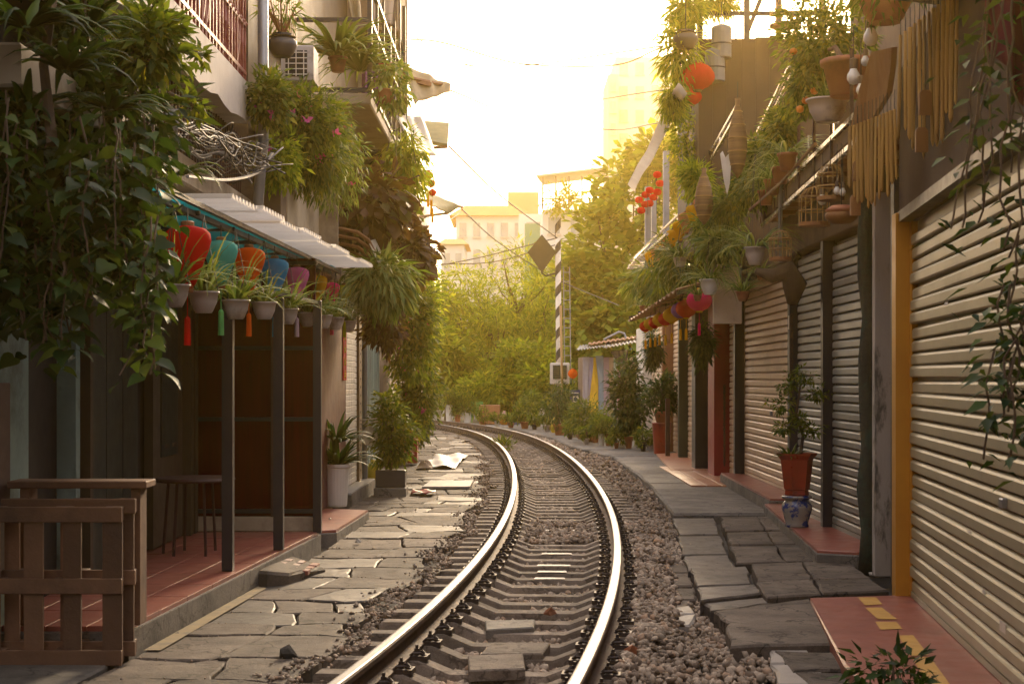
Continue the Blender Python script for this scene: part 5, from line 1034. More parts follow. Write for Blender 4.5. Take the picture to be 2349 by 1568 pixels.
# air conditioner
b = at(683,190,14.8); t = thing('air_conditioner', 'white air conditioner box with grille under the black pot', 'air conditioner', b); MB().box(b.x-.14,b.x+.16,b.y-.1,b.y+.25,b.z,b.z+.33,.012).build('casing', M['plastic'], t); MB().box(b.x-.1,b.x+.1,b.y-.106,b.y-.098,b.z+.04,b.z+.28).build('vent', M['dark'], t)
for k in range(5): MB().bar((b.x-.1,b.y-.115,b.z+.06+k*.05),(b.x+.1,b.y-.115,b.z+.06+k*.05),.008).build('grille_bar', M['whiteplastic'], t)
for k in range(3): MB().bar((b.x-.07+k*.07,b.y-.116,b.z+.04),(b.x-.07+k*.07,b.y-.116,b.z+.28),.008).build('grille_bar', M['whiteplastic'], t)
b = at(648,130,14.0); t = thing('potted_plant', 'black cracked pot with dry twigs on the balcony wall', 'plant', b); pot(t, b, .13, .2, 'darkplastic', 'jar'); d_ = MB()
for k in range(14): a = rnd.random()*6.28; d_.tube([b+V((0,0,.17)), b+V((.1*math.cos(a),.1*math.sin(a),.35)), b+V((.2*math.cos(a),.2*math.sin(a),.3+.4*rnd.random()))], [.012,.008,.003], 5)
d_.build('twigs', M['wood'], t); foliage('foliage', LANCE, b+V((0,0,.38)), (.15,.15,.15), 14, 8, .08, .12, M['leafspider'], t)
b = at(775,165,17.0); t = thing('orchid_plant', 'big strap leaved orchid in an orange pot against the balcony', 'plant', b); pot(t, b, .1, .16, 'terracotta'); ob_ = blade_mesh('foliage', 80, .85, .075, 21, up=1.1, droop=1.3); ob_.materials.append(M['leafspider']); f = link('foliage', ob_, t); f.location = (0,0,.15)
f = link('foliage', ob_, t); f.location = (.22,.2,.05); f.rotation_euler = (0,0,2); f.scale = (.8,.8,.8)
b = at(884,238,16.9); t = thing('potted_plant', 'brown hanging pot with trailing leaves at the balcony corner', 'plant', b); pot(t, b, .1, .15, 'terracotta', 'bowl'); foliage('foliage', OVAL, b+V((.06,0,.2)), (.18,.18,.3), 30, 14, .08, .1, M['leafspider'], t, droop=.8)
vines('trailing_vine','thin yellow green vine trailing from the balcony corner pot',[b+V((.1+.03*k,-.05,.1)) for k in range(4)],[.7,.9,.6,.8],.09,'leafspider',OVAL,sp=.07)
# shrubs on the second house
def bush(name, label, x, y, Y, rxp, rzp, tmpl, n, per, cr, size, mat, depth=.45, flowers=0, droop=.35, cat='shrub', lo=.1):
    p = at(x,y,Y); rx = px(rxp,Y); rz = px(rzp,Y); t = thing(name, label, cat, p-V((0,0,rz)))
    f, cc = foliage('foliage', tmpl, p, (rx,depth,rz), n, per, cr, size, M[mat], t, droop, lo)
    st = MB(); b0 = p+V((-.25 if x < 1000 else .1,.2,-rz*.7))
    for q in cc[:9]: st.tube([b0, b0.lerp(V(q),.5)+V((0,0,.08)), V(q)], [.018,.012,.005], 5)
    st.build('stems', M['bark'], t)
    if flowers:
        P = cc[nr.integers(0,len(cc),flowers)]; P[:,1] -= .15; leaves('flowers', HEART, np.repeat(P,5,0)+unit(flowers*5)*.02, unit(flowers*5), unit(flowers*5), np.full(flowers*5,.05), M['petal'], t)['kind'] = 'stuff'
    return t
bush('flowering_shrub','yellow green shrub with pink flowers spilling below the air conditioner',695,275,14.5,88,72,OVAL,120,24,.13,.085,'leaf',.3,7,.35)
bush('flowering_shrub','leafy arm of the shrub wrapping round the grey pipe',615,225,13.3,48,52,OVAL,60,20,.11,.085,'leaf',.2,2,.35)
bush('flowering_shrub','lower drooping part of the shrub above the canopy',715,375,15.0,80,62,LANCE,90,22,.14,.11,'leaf',.3,5,.6)
bush('flowering_shrub','shrub tips hanging beside the beige wall',640,370,14.0,45,60,OVAL,50,18,.11,.08,'leaftree',.2,1,.6)
bush('flowering_shrub','loose sprays of pale leaves below the orchid',770,340,16.2,62,130,LANCE,90,22,.16,.11,'leafspider',.3,8,.7)
bush('rubber_plant','broad dark bronze leaved plant behind the canopy end',820,470,18.2,105,80,BROAD,90,14,.2,.2,'leafbrown',.4,0,.6)
bush('rubber_plant','dense bronze and green plant hanging at the house corner',925,575,19.6,62,62,BROAD,80,16,.18,.17,'leafbrown',.4,0,.8)
bush('leafy_plant','green broad leaves around the yellow hanging gourds',880,500,20.5,60,60,BROAD,60,14,.18,.15,'leaf',.4,0,.6)
bush('fern','feathery fern plume at the slatted window corner',930,360,20.0,45,60,LANCE,60,20,.15,.16,'leaftree',.3,0,.9)
bush('fern','trailing yellow green creeper along the house corner post',945,420,20.8,30,65,LANCE,50,20,.13,.12,'leaftree',.25,0,.9)
bush('grassy_plant','drooping bamboo grass at the end of the canopy',870,645,17.6,75,48,LANCE,110,22,.17,.2,'leafspider',.4,0,.8)
bush('bronze_shrub','dark purple bronze shrub under the bamboo grass',878,735,19.0,40,62,OVAL,85,18,.13,.11,'leafbrown',.3,0,.5)
bush('climbing_shrub','tall bougainvillea with pink flowers climbing beside the green doors',945,740,24.5,58,130,OVAL,170,26,.22,.11,'leaf',.55,16,.4)
bush('climbing_shrub','leafy creeper mass in front of the low far wall',955,880,26.5,46,115,OVAL,130,26,.2,.1,'leaf',.45,8,.4)
bush('climbing_shrub','shrub curtain at the bend left of the far rails',962,960,30,22,52,OVAL,70,22,.2,.1,'leafdk',.4,0,.5)
bush('climbing_shrub','yellow green treetop rising over the low far wall',965,690,29,45,65,OVAL,90,22,.25,.13,'leaftree',.8,0,.3)
# wires and small things on the left
tw = thing('cable_tangle','tangle of grey cables in loops in front of the red grille','cable',at(480,400,11.4))
for k in range(34):
    x0 = rnd.uniform(380,460); y0 = rnd.uniform(270,330); Y0 = rnd.uniform(10.4,11.2); ps = [at(x0,y0,Y0)]
    for i in range(1,7): u = i/6; ps.append(at(x0+u*rnd.uniform(120,230), y0+u*rnd.uniform(40,110)+rnd.gauss(0,14), Y0+u*2.2))
    MB().curve(ps, rnd.choice((.004,.005,.008)), 5).build('cable_strand', M['greywire' if k%7 == 0 else 'wire'], tw, smooth=True)
for k in range(5): MB().tube([at(382+k*6,250,10.6), at(384+k*5,290+4*k,10.6), at(380+k*7,335,10.7)], .014, 6).build('cable_bundle', M['greysteel'], tw, smooth=True)
def wire(label, pts, r=.012, sag=.0, mat='wire'):
    ps = []
    for i in range(len(pts)-1):
        a, b = V(pts[i]), V(pts[i+1])
        for k in range(10): u = k/10; ps.append(a.lerp(b,u)-V((0,0,sag*4*u*(1-u))))
    ps.append(V(pts[-1])); return solo(MB().curve(pts, r, 5, 10), 'overhead_wire', M[mat], label, 'wire', 'overhead wires')
wire('thick grey cable sagging from the terrace beam to the shrub',[at(430,404,10.6),at(520,412,11.6),at(590,395,12.8),at(625,350,13.4)],.014,.03,'greywire')
# big trailing foliage in the upper left corner
tops=[]; lens=[]
for k in range(72):
    x = rnd.uniform(-40,375); Y = rnd.uniform(7.0,8.4); yt = rnd.uniform(200,520) if x > 60 else rnd.uniform(150,500); tops.append(at(x,yt,Y))
    bot = 690+80*math.sin(x*.02)+rnd.uniform(-90,90)
    if x > 330: bot = rnd.uniform(640,870)
    lens.append(max(.25, px(bot-yt,Y)))
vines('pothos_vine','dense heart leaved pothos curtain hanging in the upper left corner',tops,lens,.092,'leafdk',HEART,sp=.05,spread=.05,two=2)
tops=[at(x,y,7.2) for x,y in ((60,620),(80,560),(120,640),(150,600),(170,640),(205,650),(345,640),(362,600),(25,560),(355,700))]
vines('pothos_vine','loose pothos runners dangling below the leaf curtain',tops,[.3,.45,.35,.5,.3,.35,.5,.55,.45,.35],.1,'leafdk',HEART,sp=.075,spread=.025)
t = thing('strap_plant','dracaena with long dark strap leaves in the top left corner','plant',at(120,330,7.4))
for k, (x, y, s) in enumerate(((60,60,1.0),(150,160,.9),(60,260,.9),(200,60,.8),(255,250,.8),(20,380,.8))):
    me = blade_mesh('foliage', 34, .42, .065, 40+k, up=.9, droop=1.3); me.materials.append(M['leafdk']); f = link('foliage', me, t); f.location = at(x,y,7.3+.1*k)-t.location; f.scale = (s,s,s)
MB().tube([at(120,330,7.4),at(100,150,7.5),at(130,-60,7.6)], [.03,.025,.02], 6).build('trunk', M['bark'], t)
bush('leafy_sprig','bright green leafy sprig before the pale balcony slab',355,95,8.4,55,90,OVAL,60,12,.1,.095,'leaf',.2,0,.2); bush('leafy_sprig','small green sprig across the red railing shadow',440,240,9.0,28,12,OVAL,12,8,.06,.08,'leaf',.1,0,.1); bush('leafy_sprig','tiny leaf tuft on the slab edge',462,125,9.0,14,14,OVAL,8,6,.04,.08,'leaf',.1,0,.1)
t = thing('strap_plant','drooping glossy strap plant at the near canopy corner','plant',at(410,400,8.8)); me = blade_mesh('foliage', 30, .3, .045, 60, up=.8, droop=1.7); me.materials.append(M['leaf']); f = link('foliage', me, t); f.location = (0,0,0); MB().tube([at(410,400,8.8),at(400,330,8.9)], .012, 5).build('stems', M['bark'], t)
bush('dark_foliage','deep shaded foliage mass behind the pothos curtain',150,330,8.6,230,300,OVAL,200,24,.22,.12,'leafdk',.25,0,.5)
for k, (x, y, Y, lb) in enumerate(((375,550,8.3,0),(215,290,8.3,1))):
    b = at(x,y,Y); 
    if k: t = thing('white_pot','small white pot half hidden in the upper left foliage','pot',b); pot(t, b, .06, .1, 'whiteplastic')
# potted plants along the left wall
b = V((*gp(772,1160,-.02),-.02)); t = thing('potted_plant','tall white ribbed pot with dark dracaena beside the red wall','plant',b)
MB().lathe([(.105,0),(.112,.02),(.135,.42),(.15,.43),(.152,.46),(.14,.462),(.128,.42)], 24, b, rib=.03, ribn=24, cap=False).build('pot', M['whiteplastic'], t); MB().lathe([(.001,.42),(.13,.42)], 20, b, cap=False).build('soil', M['soil'], t)
me = blade_mesh('foliage', 44, .55, .075, 71, up=1.25, droop=.8); me.materials.append(M['leafdk']); f = link('foliage', me, t); f.location = (0,0,.44); me = blade_mesh('foliage', 30, .5, .07, 72, up=1.1, droop=1.0); me.materials.append(M['leafdk']); f = link('foliage', me, t); f.location = (0,0,.7); MB().tube([b+V((0,0,.42)),b+V((0,0,.75))], .02, 6).build('trunk', M['bark'], t)
sb0 = gp(857,1136); sb1 = gp(931,1136); tsl = MB().box(sb0[0],sb1[0],sb0[1],sb0[1]+.45,-.16,-.02,.012); solo(tsl,'concrete_plinth',M['concrete'],'low concrete plinth under the dark box planter','plinth')
b = V(((sb0[0]+sb1[0])/2,sb0[1]+.22,-.02)); t = thing('box_planter','dark rectangular planter with a tall leafy bush beside the green doors','plant',b)
MB().box(b.x-.19,b.x+.19,b.y-.13,b.y+.13,-.018,.2,.01).build('planter_box', M['darkplastic'], t); shrub('','',b+V((0,0,.18)),1.05,.3,.25,thing_=t,tmpl=OVAL,n=110,per=20,size=.09,mat='leaf',z0=.05)
b = V((*gp(936,1060,-.1),-.1)); t = thing('potted_plant','square red pot with climbing shrub at the far left plants','plant',b); MB().prism([(b.x-.17,b.y-.17),(b.x+.17,b.y-.17),(b.x+.17,b.y+.17),(b.x-.17,b.y+.17)], -.1,.42,.02).build('pot', M['crimson'], t); MB().prism([(b.x-.2,b.y-.2),(b.x+.2,b.y-.2),(b.x+.2,b.y+.2),(b.x-.2,b.y+.2)], .42,.5,.01).build('rim', M['crimson'], t); shrub('','',b+V((0,0,.45)),.9,.3,.3,thing_=t,n=60,per=18,size=.1,mat='leaf',z0=.0)
b = V((-1.87,21.55,.0)); M['yellowplastic'] = pm('yellow_plastic', (.6,.42,.03), None, 4, .45, bump=.04); solo(MB().lathe([(.07,-.06),(.075,-.05),(.075,.2),(.05,.24),(.03,.25),(.03,.28)], 16, b), 'yellow_can', M['yellowplastic'], 'yellow plastic can at the foot of the green doors', 'can', smooth=True)
p = at(848,985,20.6); bgm = MB().grid(lambda u,v: (p.x+(.09*math.sin(v*math.pi*.9)+.02)*math.cos(u*6.283), p.y+.06*math.sin(u*6.283), p.z+.06-.26*v), 12, 8); solo(bgm,'plastic_bag',M['corr'],'translucent plastic bag hanging on the rack by the green doors','bag',smooth=True)
t = thing('drying_rack','small white wire rack on the wall beside the perforated strip','rack',at(850,975,20.7))
for dz in (0,10): MB().tube([at(826,962+dz,20.7),at(868,958+dz*.6,20.4)], .008, 5).build('rack_bar', M['whiteplastic'], t)
MB().tube([at(845,950,20.55),at(845,1010,20.55)], .008, 5).build('rack_bar', M['whiteplastic'], t)
for k, (x, y, Y, r, lb) in enumerate(((982,401,23.5,.075,'top red lantern of the yellow tasselled cluster at the house corner'),(989,421,24.0,.06,'second red lantern of the yellow tasselled cluster'),(992,441,24.4,.06,'lowest red lantern of the yellow tasselled cluster'),(961,531,22.5,.095,'round red lantern with gold mark above the bronze plant'),(978,545,23.2,.06,'small red lantern right behind the gold marked one'))):
    lantern(lb, at(x,y,Y), r, r*1.65, 'scarlet', 'lan_yellow', 'round', 'red corner lanterns', tl=.4, hang=.15, trim='lan_yellow')
for k, (x, y) in enumerate(((908,495),(903,530),(925,520))):
    p = at(x,y,20.3); solo(MB().lathe([(.001,-.1),(.05,-.09),(.075,-.04),(.06,.02),(.035,.07),(.01,.1)], 14, p), 'gourd', M['lan_yellow' if k else 'terracotta'], ('brown gourd at the top of the hanging gourds','yellow gourd left among the hanging gourds','small yellow gourd beside the dark leaves')[k], 'gourd', smooth=True)
b = at(953,490,22.5); t = thing('hanging_basket','brown woven basket hanging at the house corner','basket',b); MB().lathe([(.08,0),(.12,.06),(.125,.09),(.11,.09)], 16, b).build('basket', M['wicker'], t)
for a in (0,2.1,4.2): MB().tube([b+V((.12*math.cos(a),.12*math.sin(a),.09)), b+V((0,0,.45))], .004, 4).build('hanger', M['wire'], t)
# low house beyond
l3 = thing('house','low house behind the creepers at the left bend','house',(-3.5,34,-.12)); MB().box(-7,-2.1,27.2,38,-.12,2.6).build('wall', M['cream'], l3); MB().box(-7,-3.4,38,46,-.12,2.4).build('wall', M['cream'], l3); MB().box(-7.2,-1.95,27.1,38.2,2.6,2.72,.01).build('roof', M['greysteel'], l3)

# ================================================================== far end: shed, plants, pole, trees, buildings
sd = thing('shed','tin roofed shed with a painted mural of coloured stripes','shed',(2.7,43,-.1))
MB().box(1.9,3.3,43.06,46,-.1,1.95).build('wall', M['wallr'], sd)
MURAL = [((.38,.33,.36),14),((.33,.3,.42),10),((.72,.45,.03),11),((.24,.3,.36),12),((.36,.25,.3),12),((.42,.3,.2),10),((.4,.5,.45),8),((.45,.25,.28),10)]
x = 1.9
for k, (c, w) in enumerate(MURAL):
    wd = w/87*1.05; MB().box(x,x+wd-.006,43.0,43.05,-.1,1.93,.004).build('mural_board', pm('mural_paint', c, tuple(q*.8 for q in c), 3, .7, bump=.1), sd); x += wd
for a, b, c_, col in (((1336,818),(1352,818),(1345,930),(.42,.38,.42)),((1362,830),(1348,945),(1370,945),(.75,.45,.03)),((1366,815),(1384,815),(1378,920),(.22,.3,.38))):
    MB().add([at(*q,42.98) for q in (a,b,c_)], [(0,1,2)]).build('painted_triangle', pm('mural_paint', col, None, 3, .7, bump=.1), sd, thick=.006)
bw = MB().box(2.97,3.28,43.02,43.06,-.1,1.93).build('brick_panel', M['cream'], sd)
bk = bpy.data.meshes.new('brick'); mb = MB().box(-.07,.07,-.012,.012,-.03,.03,.004); bk.from_pydata(mb.v,[],mb.f); bk.materials.append(pm('pale_brick', (.42,.3,.2), (.34,.23,.15), 6, .8))
for j in range(27):
    for i in range(2): o = link('brick', bk, bw); o.location = V((3.05+i*.15+(j%2)*.03,43.008,-.05+j*.072))-wloc(bw)
def tin(name, c00, c10, c01, c11):
    a,b,c_,d = map(V,(c00,c10,c01,c11)); return MB().grid(lambda u,v: tuple(a.lerp(b,u).lerp(c_.lerp(d,u),v)+V((0,0,.02*math.sin(u*70)))), 60, 3)
tin('',at(1322,802,42),at(1400,792,42),at(1330,792,46),at(1400,784,46)).build('roof_sheet', M['greysteel'], sd, thick=.01); tin('',at(1385,797,41.6),at(1478,780,41.6),at(1390,784,46),at(1478,768,46)).build('roof_sheet', M['corr'], sd, thick=.01); tin('',at(1350,790,43),at(1470,772,43),at(1350,786,46.4),at(1470,768,46.4)).build('roof_sheet', M['wood'], sd, thick=.01)
MB().tube([at(1385,778,43),at(1420,760,43),at(1432,764,43),at(1436,775,43)], .03, 6).build('bent_pipe', M['greysteel'], sd)
cloth('dark_rag','dark rag drooping from the shed eave','' and '' or at(1400,806,41.8),at(1440,800,41.8),at(1422,842,41.8),at(1436,836,41.8),Mp('dark_rag',(.06,.04,.03)),.03)
# pole with spiral bands, ladder and diamond board
pb = at(1283,870,46.8); pl = thing('signal_pole','white signal pole with black bands, ladder and a dark diamond board','signal pole',(pb.x,46.8,-.1)); ztop = at(0,548,46.8).z
MB().tube([(pb.x,46.8,-.1),(pb.x-.04,46.8,ztop)], .085, 12).build('pole', M['white'], pl, smooth=True)
for k in range(9):
    z = .6+k*.62; s_ = MB().grid(lambda u,v: (pb.x-.04*(z/ztop)+.088*math.cos(u*3.6+2.4), 46.8+.088*math.sin(u*3.6+2.4+.0), z+.28*v+.34*u-.1), 10, 1); s_.build('black_band', M['wire'], pl)
for dx in (.16,.34): MB().tube([(pb.x+dx,46.8,1.2),(pb.x+dx-.04,46.8,ztop-.8)], .014, 5).build('ladder_rail', M['greysteel'], pl)
for k in range(12): MB().tube([(pb.x+.16-.002*k,46.8,1.5+k*.27),(pb.x+.33-.002*k,46.8,1.5+k*.27)], .012, 5).build('ladder_rung', M['greysteel'], pl)
MB().add([at(1210,578,46.5),at(1243,537,46.5),at(1276,578,46.5),at(1243,625,46.5)], [(0,1,2,3)]).build('diamond_board', Mp('dark_board',(.03,.028,.02)), pl, thick=.04)
MB().tube([at(1243,600,46.6),at(1243,625,46.6),at(1252,632,46.7),at(1278,625,46.8)], .03, 6).build('bracket', M['wire'], pl)
MB().tube([at(1286,700,46.0),at(1290,920,45)], .035, 6).build('bamboo_prop', M['bamboo'], pl)
b = at(1284,880,46.5); t = thing('louvre_box','white framed box with green louvres on the pole','box',b); MB().box(b.x-.28,b.x+.28,46.4,46.7,b.z,b.z+.62,.02).build('frame', M['white'], t); MB().box(b.x-.2,b.x+.2,46.38,46.4,b.z+.15,b.z+.55).build('recess', M['dark'], t)
for k in range(7): MB().box(b.x-.2,b.x+.2,46.34,46.38,b.z+.17+k*.055,b.z+.205+k*.055,.004).build('louvre', M['dkgreen'], t)
lantern('round rust red lantern beside the louvre box', at(1314,856,44), .13, .26, 'orange', None, 'round', hang=.25)
b = at(1320,935,44); t = thing('blue_sign','dark blue upright sign box with a white letter P','sign',b); MB().box(b.x-.15,b.x+.13,43.9,44.05,b.z-.2,b.z+.5,.01).build('sign_box', Mp('blue_sign_paint',(.03,.04,.16)), t)
g_ = MB(); g_.bar((b.x-.06,43.89,b.z+.02),(b.x-.06,43.89,b.z+.34),.02,.06); g_.tube([(b.x-.05,43.89,b.z+.32),(b.x+.05,43.89,b.z+.32),(b.x+.08,43.89,b.z+.25),(b.x+.05,43.89,b.z+.18),(b.x-.05,43.89,b.z+.18)], .025, 5); g_.build('letter', M['white'], t); MB().bar((b.x-.1,43.89,b.z+.42),(b.x+.08,43.89,b.z+.42),.012,.025).build('white_line', M['white'], t)
# pots along the right walkway, far to near
def pp_(label, x, y, w, h, mat, kind='tub', fol=None, fh=.6, fr=.35, name='potted_plant', tmpl=OVAL, n=50, size=.11, lm='leaf', z=-.09):
    b = V((*gp(x,y,z),z)); Y = b.y; t = thing(name, label, 'plant', b); r = px(w/2,Y); hh = px(h,Y)
    pot(t, b, r, hh, mat, kind)
    if fol == 'blade': f = link('foliage', SPB[int(x)%2], t); f.location = (0,0,hh*.9); f.scale = (fh,fh,fh)
    elif fol: shrub('','',b+V((0,0,hh*.85)),fh,fr,fr,thing_=t,tmpl=tmpl,n=n,per=18,size=size,mat=lm,z0=.0)
    return t
pp_('white tub with a cloth rim standing before the plants by the bend',1239,976,26,40,'whiteplastic','cyl','s',.3,.15,n=12)
pp_('tall narrow white pot left of the white tub',1217,977,14,32,'whiteplastic','cyl','s',.7,.3)
pp_('brown bowl pot left of the narrow white pot',1204,982,22,16,'terracotta','tub','s',.6,.4)
pp_('wide terracotta planter with dark bushy shrub by the yellow sack',1284,997,30,26,'terracotta','tub','s',1.05,.45,n=80,lm='leafdk',tmpl=LANCE,size=.14)
pp_('small terracotta pot with weeds left of the bamboo bush',1366,1014,18,20,'terracotta','tub','s',.4,.2,n=20)
pp_('white pot before the bamboo bush',1380,1021,15,28,'whiteplastic','cyl','s',.4,.25,lm='leaf',tmpl=LANCE,size=.11)
pp_('bright orange pot in front of the mural shed',1398,1021,25,27,'terracotta','tub','s',.35,.25,lm='leaf',tmpl=LANCE,size=.1)
pp_('feathery bamboo bush in a brown bowl before the mural',1352,1012,30,22,'terracotta','bowl','s',.75,.5,n=110,lm='leaf',tmpl=LANCE,size=.15)
pp_('orange pot with a tall dark leafed shrub before the white pillar',1442,1028,20,28,'terracotta','tub','s',1.75,.38,n=150,lm='leafdk',size=.13)
pp_('white stacked bucket beside the tall dark shrub',1462,1024,20,22,'whiteplastic','tub','s',.3,.15,n=10)
pp_('spider plant in a grey tub in front of the white pillar',1494,1031,30,30,'plastic','tub','blade',.75)
t = pp_('brown ceramic barrel by the last tan shutter',1518,1040,44,72,'redglaze','cyl',None); b = V(t.location)+V((0,0,px(72,b.y if False else t.location.y)))
t2 = thing('potted_plant','terracotta pot with a round bush standing on the brown barrel','plant',b); pot(t2, b, .16, .22, 'terracotta'); shrub('','',b+V((0,0,.2)),.7,.32,.32,thing_=t2,n=80,size=.1,mat='leafdk',z0=0)
def boxy(name, label, cat, x, y, w, h, d, mat, z=-.09, c=.015):
    b = V((*gp(x,y,z),z)); W = px(w,b.y); return solo(MB().box(b.x-W/2,b.x+W/2,b.y,b.y+d,z,z+px(h,b.y),c), name, M[mat], label, cat)
boxy('square_can','white square tin can before the tall dark shrub','can',1426,1027,15,33,.2,'whiteplastic'); boxy('crate','grey beige box between the terracotta planter and the pink sack','box',1319,1002,26,40,.35,'cream'); boxy('wooden_cabinet','low brown wooden cabinet at the far bend','cabinet',1123,972,48,44,.7,'wood'); boxy('wooden_crate','dark crate beside the yellow sack','crate',1262,985,16,30,.3,'wood')
def sack(name, label, x, y, w, h, mat):
    b = V((*gp(x,y,-.09),-.09)); W = px(w/2,b.y); H = px(h,b.y); g = MB().grid(lambda u,v: (b.x+W*(math.sin(v*math.pi*.75+.6))*math.cos(u*6.283)*(1+.12*math.sin(u*12+v*5)), b.y+W*.7*math.sin(v*math.pi*.75+.6)*math.sin(u*6.283), b.z+H*v+.03*math.sin(u*18)*v), 18, 9); return solo(g, name, M[mat], label, 'sack', smooth=True)
M['pinksack'] = pm('dusty_pink_sack', (.42,.24,.19), None, 5, .8, bump=.3); M['bluebag'] = pm('blue_bag', (.1,.13,.28), None, 5, .6, bump=.3)
sack('sack','dusty pink sack leaning by the grey beige box',1334,1006,26,30,'pinksack'); sack('sack','yellow sack draped over the terracotta planter',1272,992,20,34,'yellowplastic'); sack('bag','blue bag on the ground by the amber jar',1186,973,20,20,'bluebag')
b = V((*gp(1157,973,-.09),-.09)); t = thing('glazed_jar','round amber jar with a pink lid at the far bend','jar',b); MB().lathe([(.1,0),(.15,.06),(.18,.16),(.15,.26),(.1,.3)], 20, b).build('body', pm('amber_glaze', (.42,.16,.02), None, 4, .25, bump=.03), t, smooth=True); MB().lathe([(.1,.3),(.11,.34),(.05,.39),(.03,.44)], 16, b).build('lid', M['pinksack'], t)
b = V((*gp(1094,968,-.09),-.09)); t = thing('plastic_chair','small green plastic stool at the far bend','chair',b); Mg = pm('green_plastic', (.08,.3,.06), None, 4, .45, bump=.04)
MB().box(b.x-.2,b.x+.2,b.y,b.y+.35,.2,.24,.01).build('seat', Mg, t); MB().box(b.x-.2,b.x+.2,b.y+.33,b.y+.37,.24,.6,.01).build('backrest', Mg, t)
for sx in (-.18,.15):
    for sy in (.0,.3): MB().box(b.x+sx,b.x+sx+.03,b.y+sy,b.y+sy+.03,-.09,.2).build('leg', Mg, t)
for k, (x, y, w, h, lb) in enumerate(((1000,966,26,26,'wide white basin at the far left of the bend'),(1030,968,16,40,'tall white pot at the far left of the bend'),(1072,968,18,22,'white pot beside the green stool'),(1050,968,14,18,'brown pot between the white pots at the bend'))): pp_(lb,x,y,w,h,'terracotta' if k == 3 else 'whiteplastic','cyl','s',.7,.35,n=30)
for k, (x, y, w, h, mt, fh, lb) in enumerate(((1172,980,16,12,'terracotta',.3,'low clay bowl right of the amber jar'),(1140,978,12,14,'whiteplastic',.25,'small white pail left of the amber jar'),(1108,977,16,12,'terracotta',.45,'clay pot with weeds before the wooden cabinet'),(1226,985,14,12,'darkplastic',.3,'dark small pot before the white tub'),(1254,990,14,16,'plastic',.5,'grey pot between the white tub and the planter'),(1308,1006,14,14,'darkplastic',.35,'dark little pot left of the grey beige box'),(1345,1018,14,14,'plastic',.3,'small grey pot in front of the bamboo bush'),(1414,1028,12,14,'terracotta',.3,'tiny clay pot beside the white square can'),(1475,1034,16,16,'darkplastic',.35,'dark pot beside the spider plant tub'))):
    pp_(lb,x,y,w,h,mt,'tub','s',fh,.2,n=24,size=.09,lm='leaf')
bush('grass_tuft','short grass tufts growing between the far rails',1155,1018,35,24,6,LANCE,24,10,.1,.14,'leaf',.5,0,-.6,'grass')
# trees
def tree(name, label, base, crowns, tmpl, size, mat, trunk=.16, per=26, cr=.55, group=None, droop=.3, n=90):
    b = V(base); t = thing(name, label, 'tree', b, group); tk = MB(); P=[];D=[];C=[]
    for c, r in crowns:
        p, d, cc = cloud(c, r, n, per, cr, .3, .6); P.append(p); D.append(d); C.append((c,cc))
    P = np.concatenate(P); D = np.concatenate(D); D[:,2] -= droop
    leaves('crown', tmpl, P, D, np.array([0,0,1.])+unit(len(P))*.6, size*(.6+.7*nr.random(len(P))), M[mat], t)
    mid = b+V((.1,0,1.6)); tk.tube([b,b+V((.05,0,.8)),mid], [trunk*1.3,trunk,trunk*.85], 9)
    for c, cc in C:
        h = mid.lerp(V(c),.55); tk.tube([mid, mid.lerp(h,.5)+V((0,0,.15)), h, V(c)], [trunk*.7,trunk*.5,trunk*.35,trunk*.15], 7)
        for q in cc[:14]: tk.tube([h.lerp(V(c),.5), h.lerp(V(q),.6)+V((0,0,.1)), V(q)], [trunk*.25,trunk*.15,.012], 5)
    tk.build('trunk', M['bark'], t, smooth=True); return t
tree('feathery_tree','broad feathery tree filling the middle beyond the bend',(-.2,60,-.1),[((-1.6,60,4.0),(2.2,2,1.8)),((.4,59,4.5),(2.0,2,1.8)),((1.7,58.5,3.4),(1.5,1.8,1.7)),((-.6,57.5,2.5),(2.3,1.6,1.4)),((-2.6,59,3.2),(1.6,1.8,1.6))],LANCE,.34,'leaftree',.18,30,.6,n=95)
tree('feathery_tree','lower leafy tree left of the middle behind the creepers',(-3.4,58,-.1),[((-3.6,58,4.0),(1.9,2,1.9)),((-2.7,56,2.2),(1.4,1.5,1.2))],OVAL,.3,'leaftree',.14,28,.5,n=80)
tree('palm_like_tree','young dracaena like tree above the white pots',(-2.3,55.5,-.1),[((-2.25,55.3,2.0),(.55,.6,.7)),((-2.0,55.4,1.2),(.5,.5,.4))],LANCE,.6,'leaftree',.05,16,.2,n=26,droop=.1)
tree('cassava_tree','pale hanging leaves in front of the middle tree',(.5,55,-.1),[((.5,54.5,1.9),(1.3,.8,.75)),((1.1,53.5,1.2),(.9,.7,.6)),((-.6,54,.9),(1.2,.6,.5))],OVAL,.26,'leaftree',.07,26,.35,n=60)
tree('almond_tree','large broad leaved almond tree beside the dark upper room',(3.8,54,-.1),[((3.2,53.5,5.4),(1.4,1.6,2.1)),((4.2,54,7.1),(1.8,1.8,1.7)),((3.0,52.5,3.1),(1.4,1.2,1.3)),((4.2,53,4.0),(1.6,1.4,1.7)),((5.2,54,8.7),(1.4,1.5,1.0)),((2.5,52.8,4.3),(.9,1,1.2)),((3.4,52.6,2.2),(1.3,1,.8))],BROAD,.42,'leafbig',.2,16,.5,n=75,droop=.15)
tree('garden_tree','green tree behind the signal pole',(2.0,64,-.1),[((1.8,64,4.2),(2.2,2,1.8)),((3.8,63,3.6),(2.2,2,2)),((.6,63,2.4),(1.8,1.6,1.3))],OVAL,.32,'leaftree',.16,28,.6,n=80)
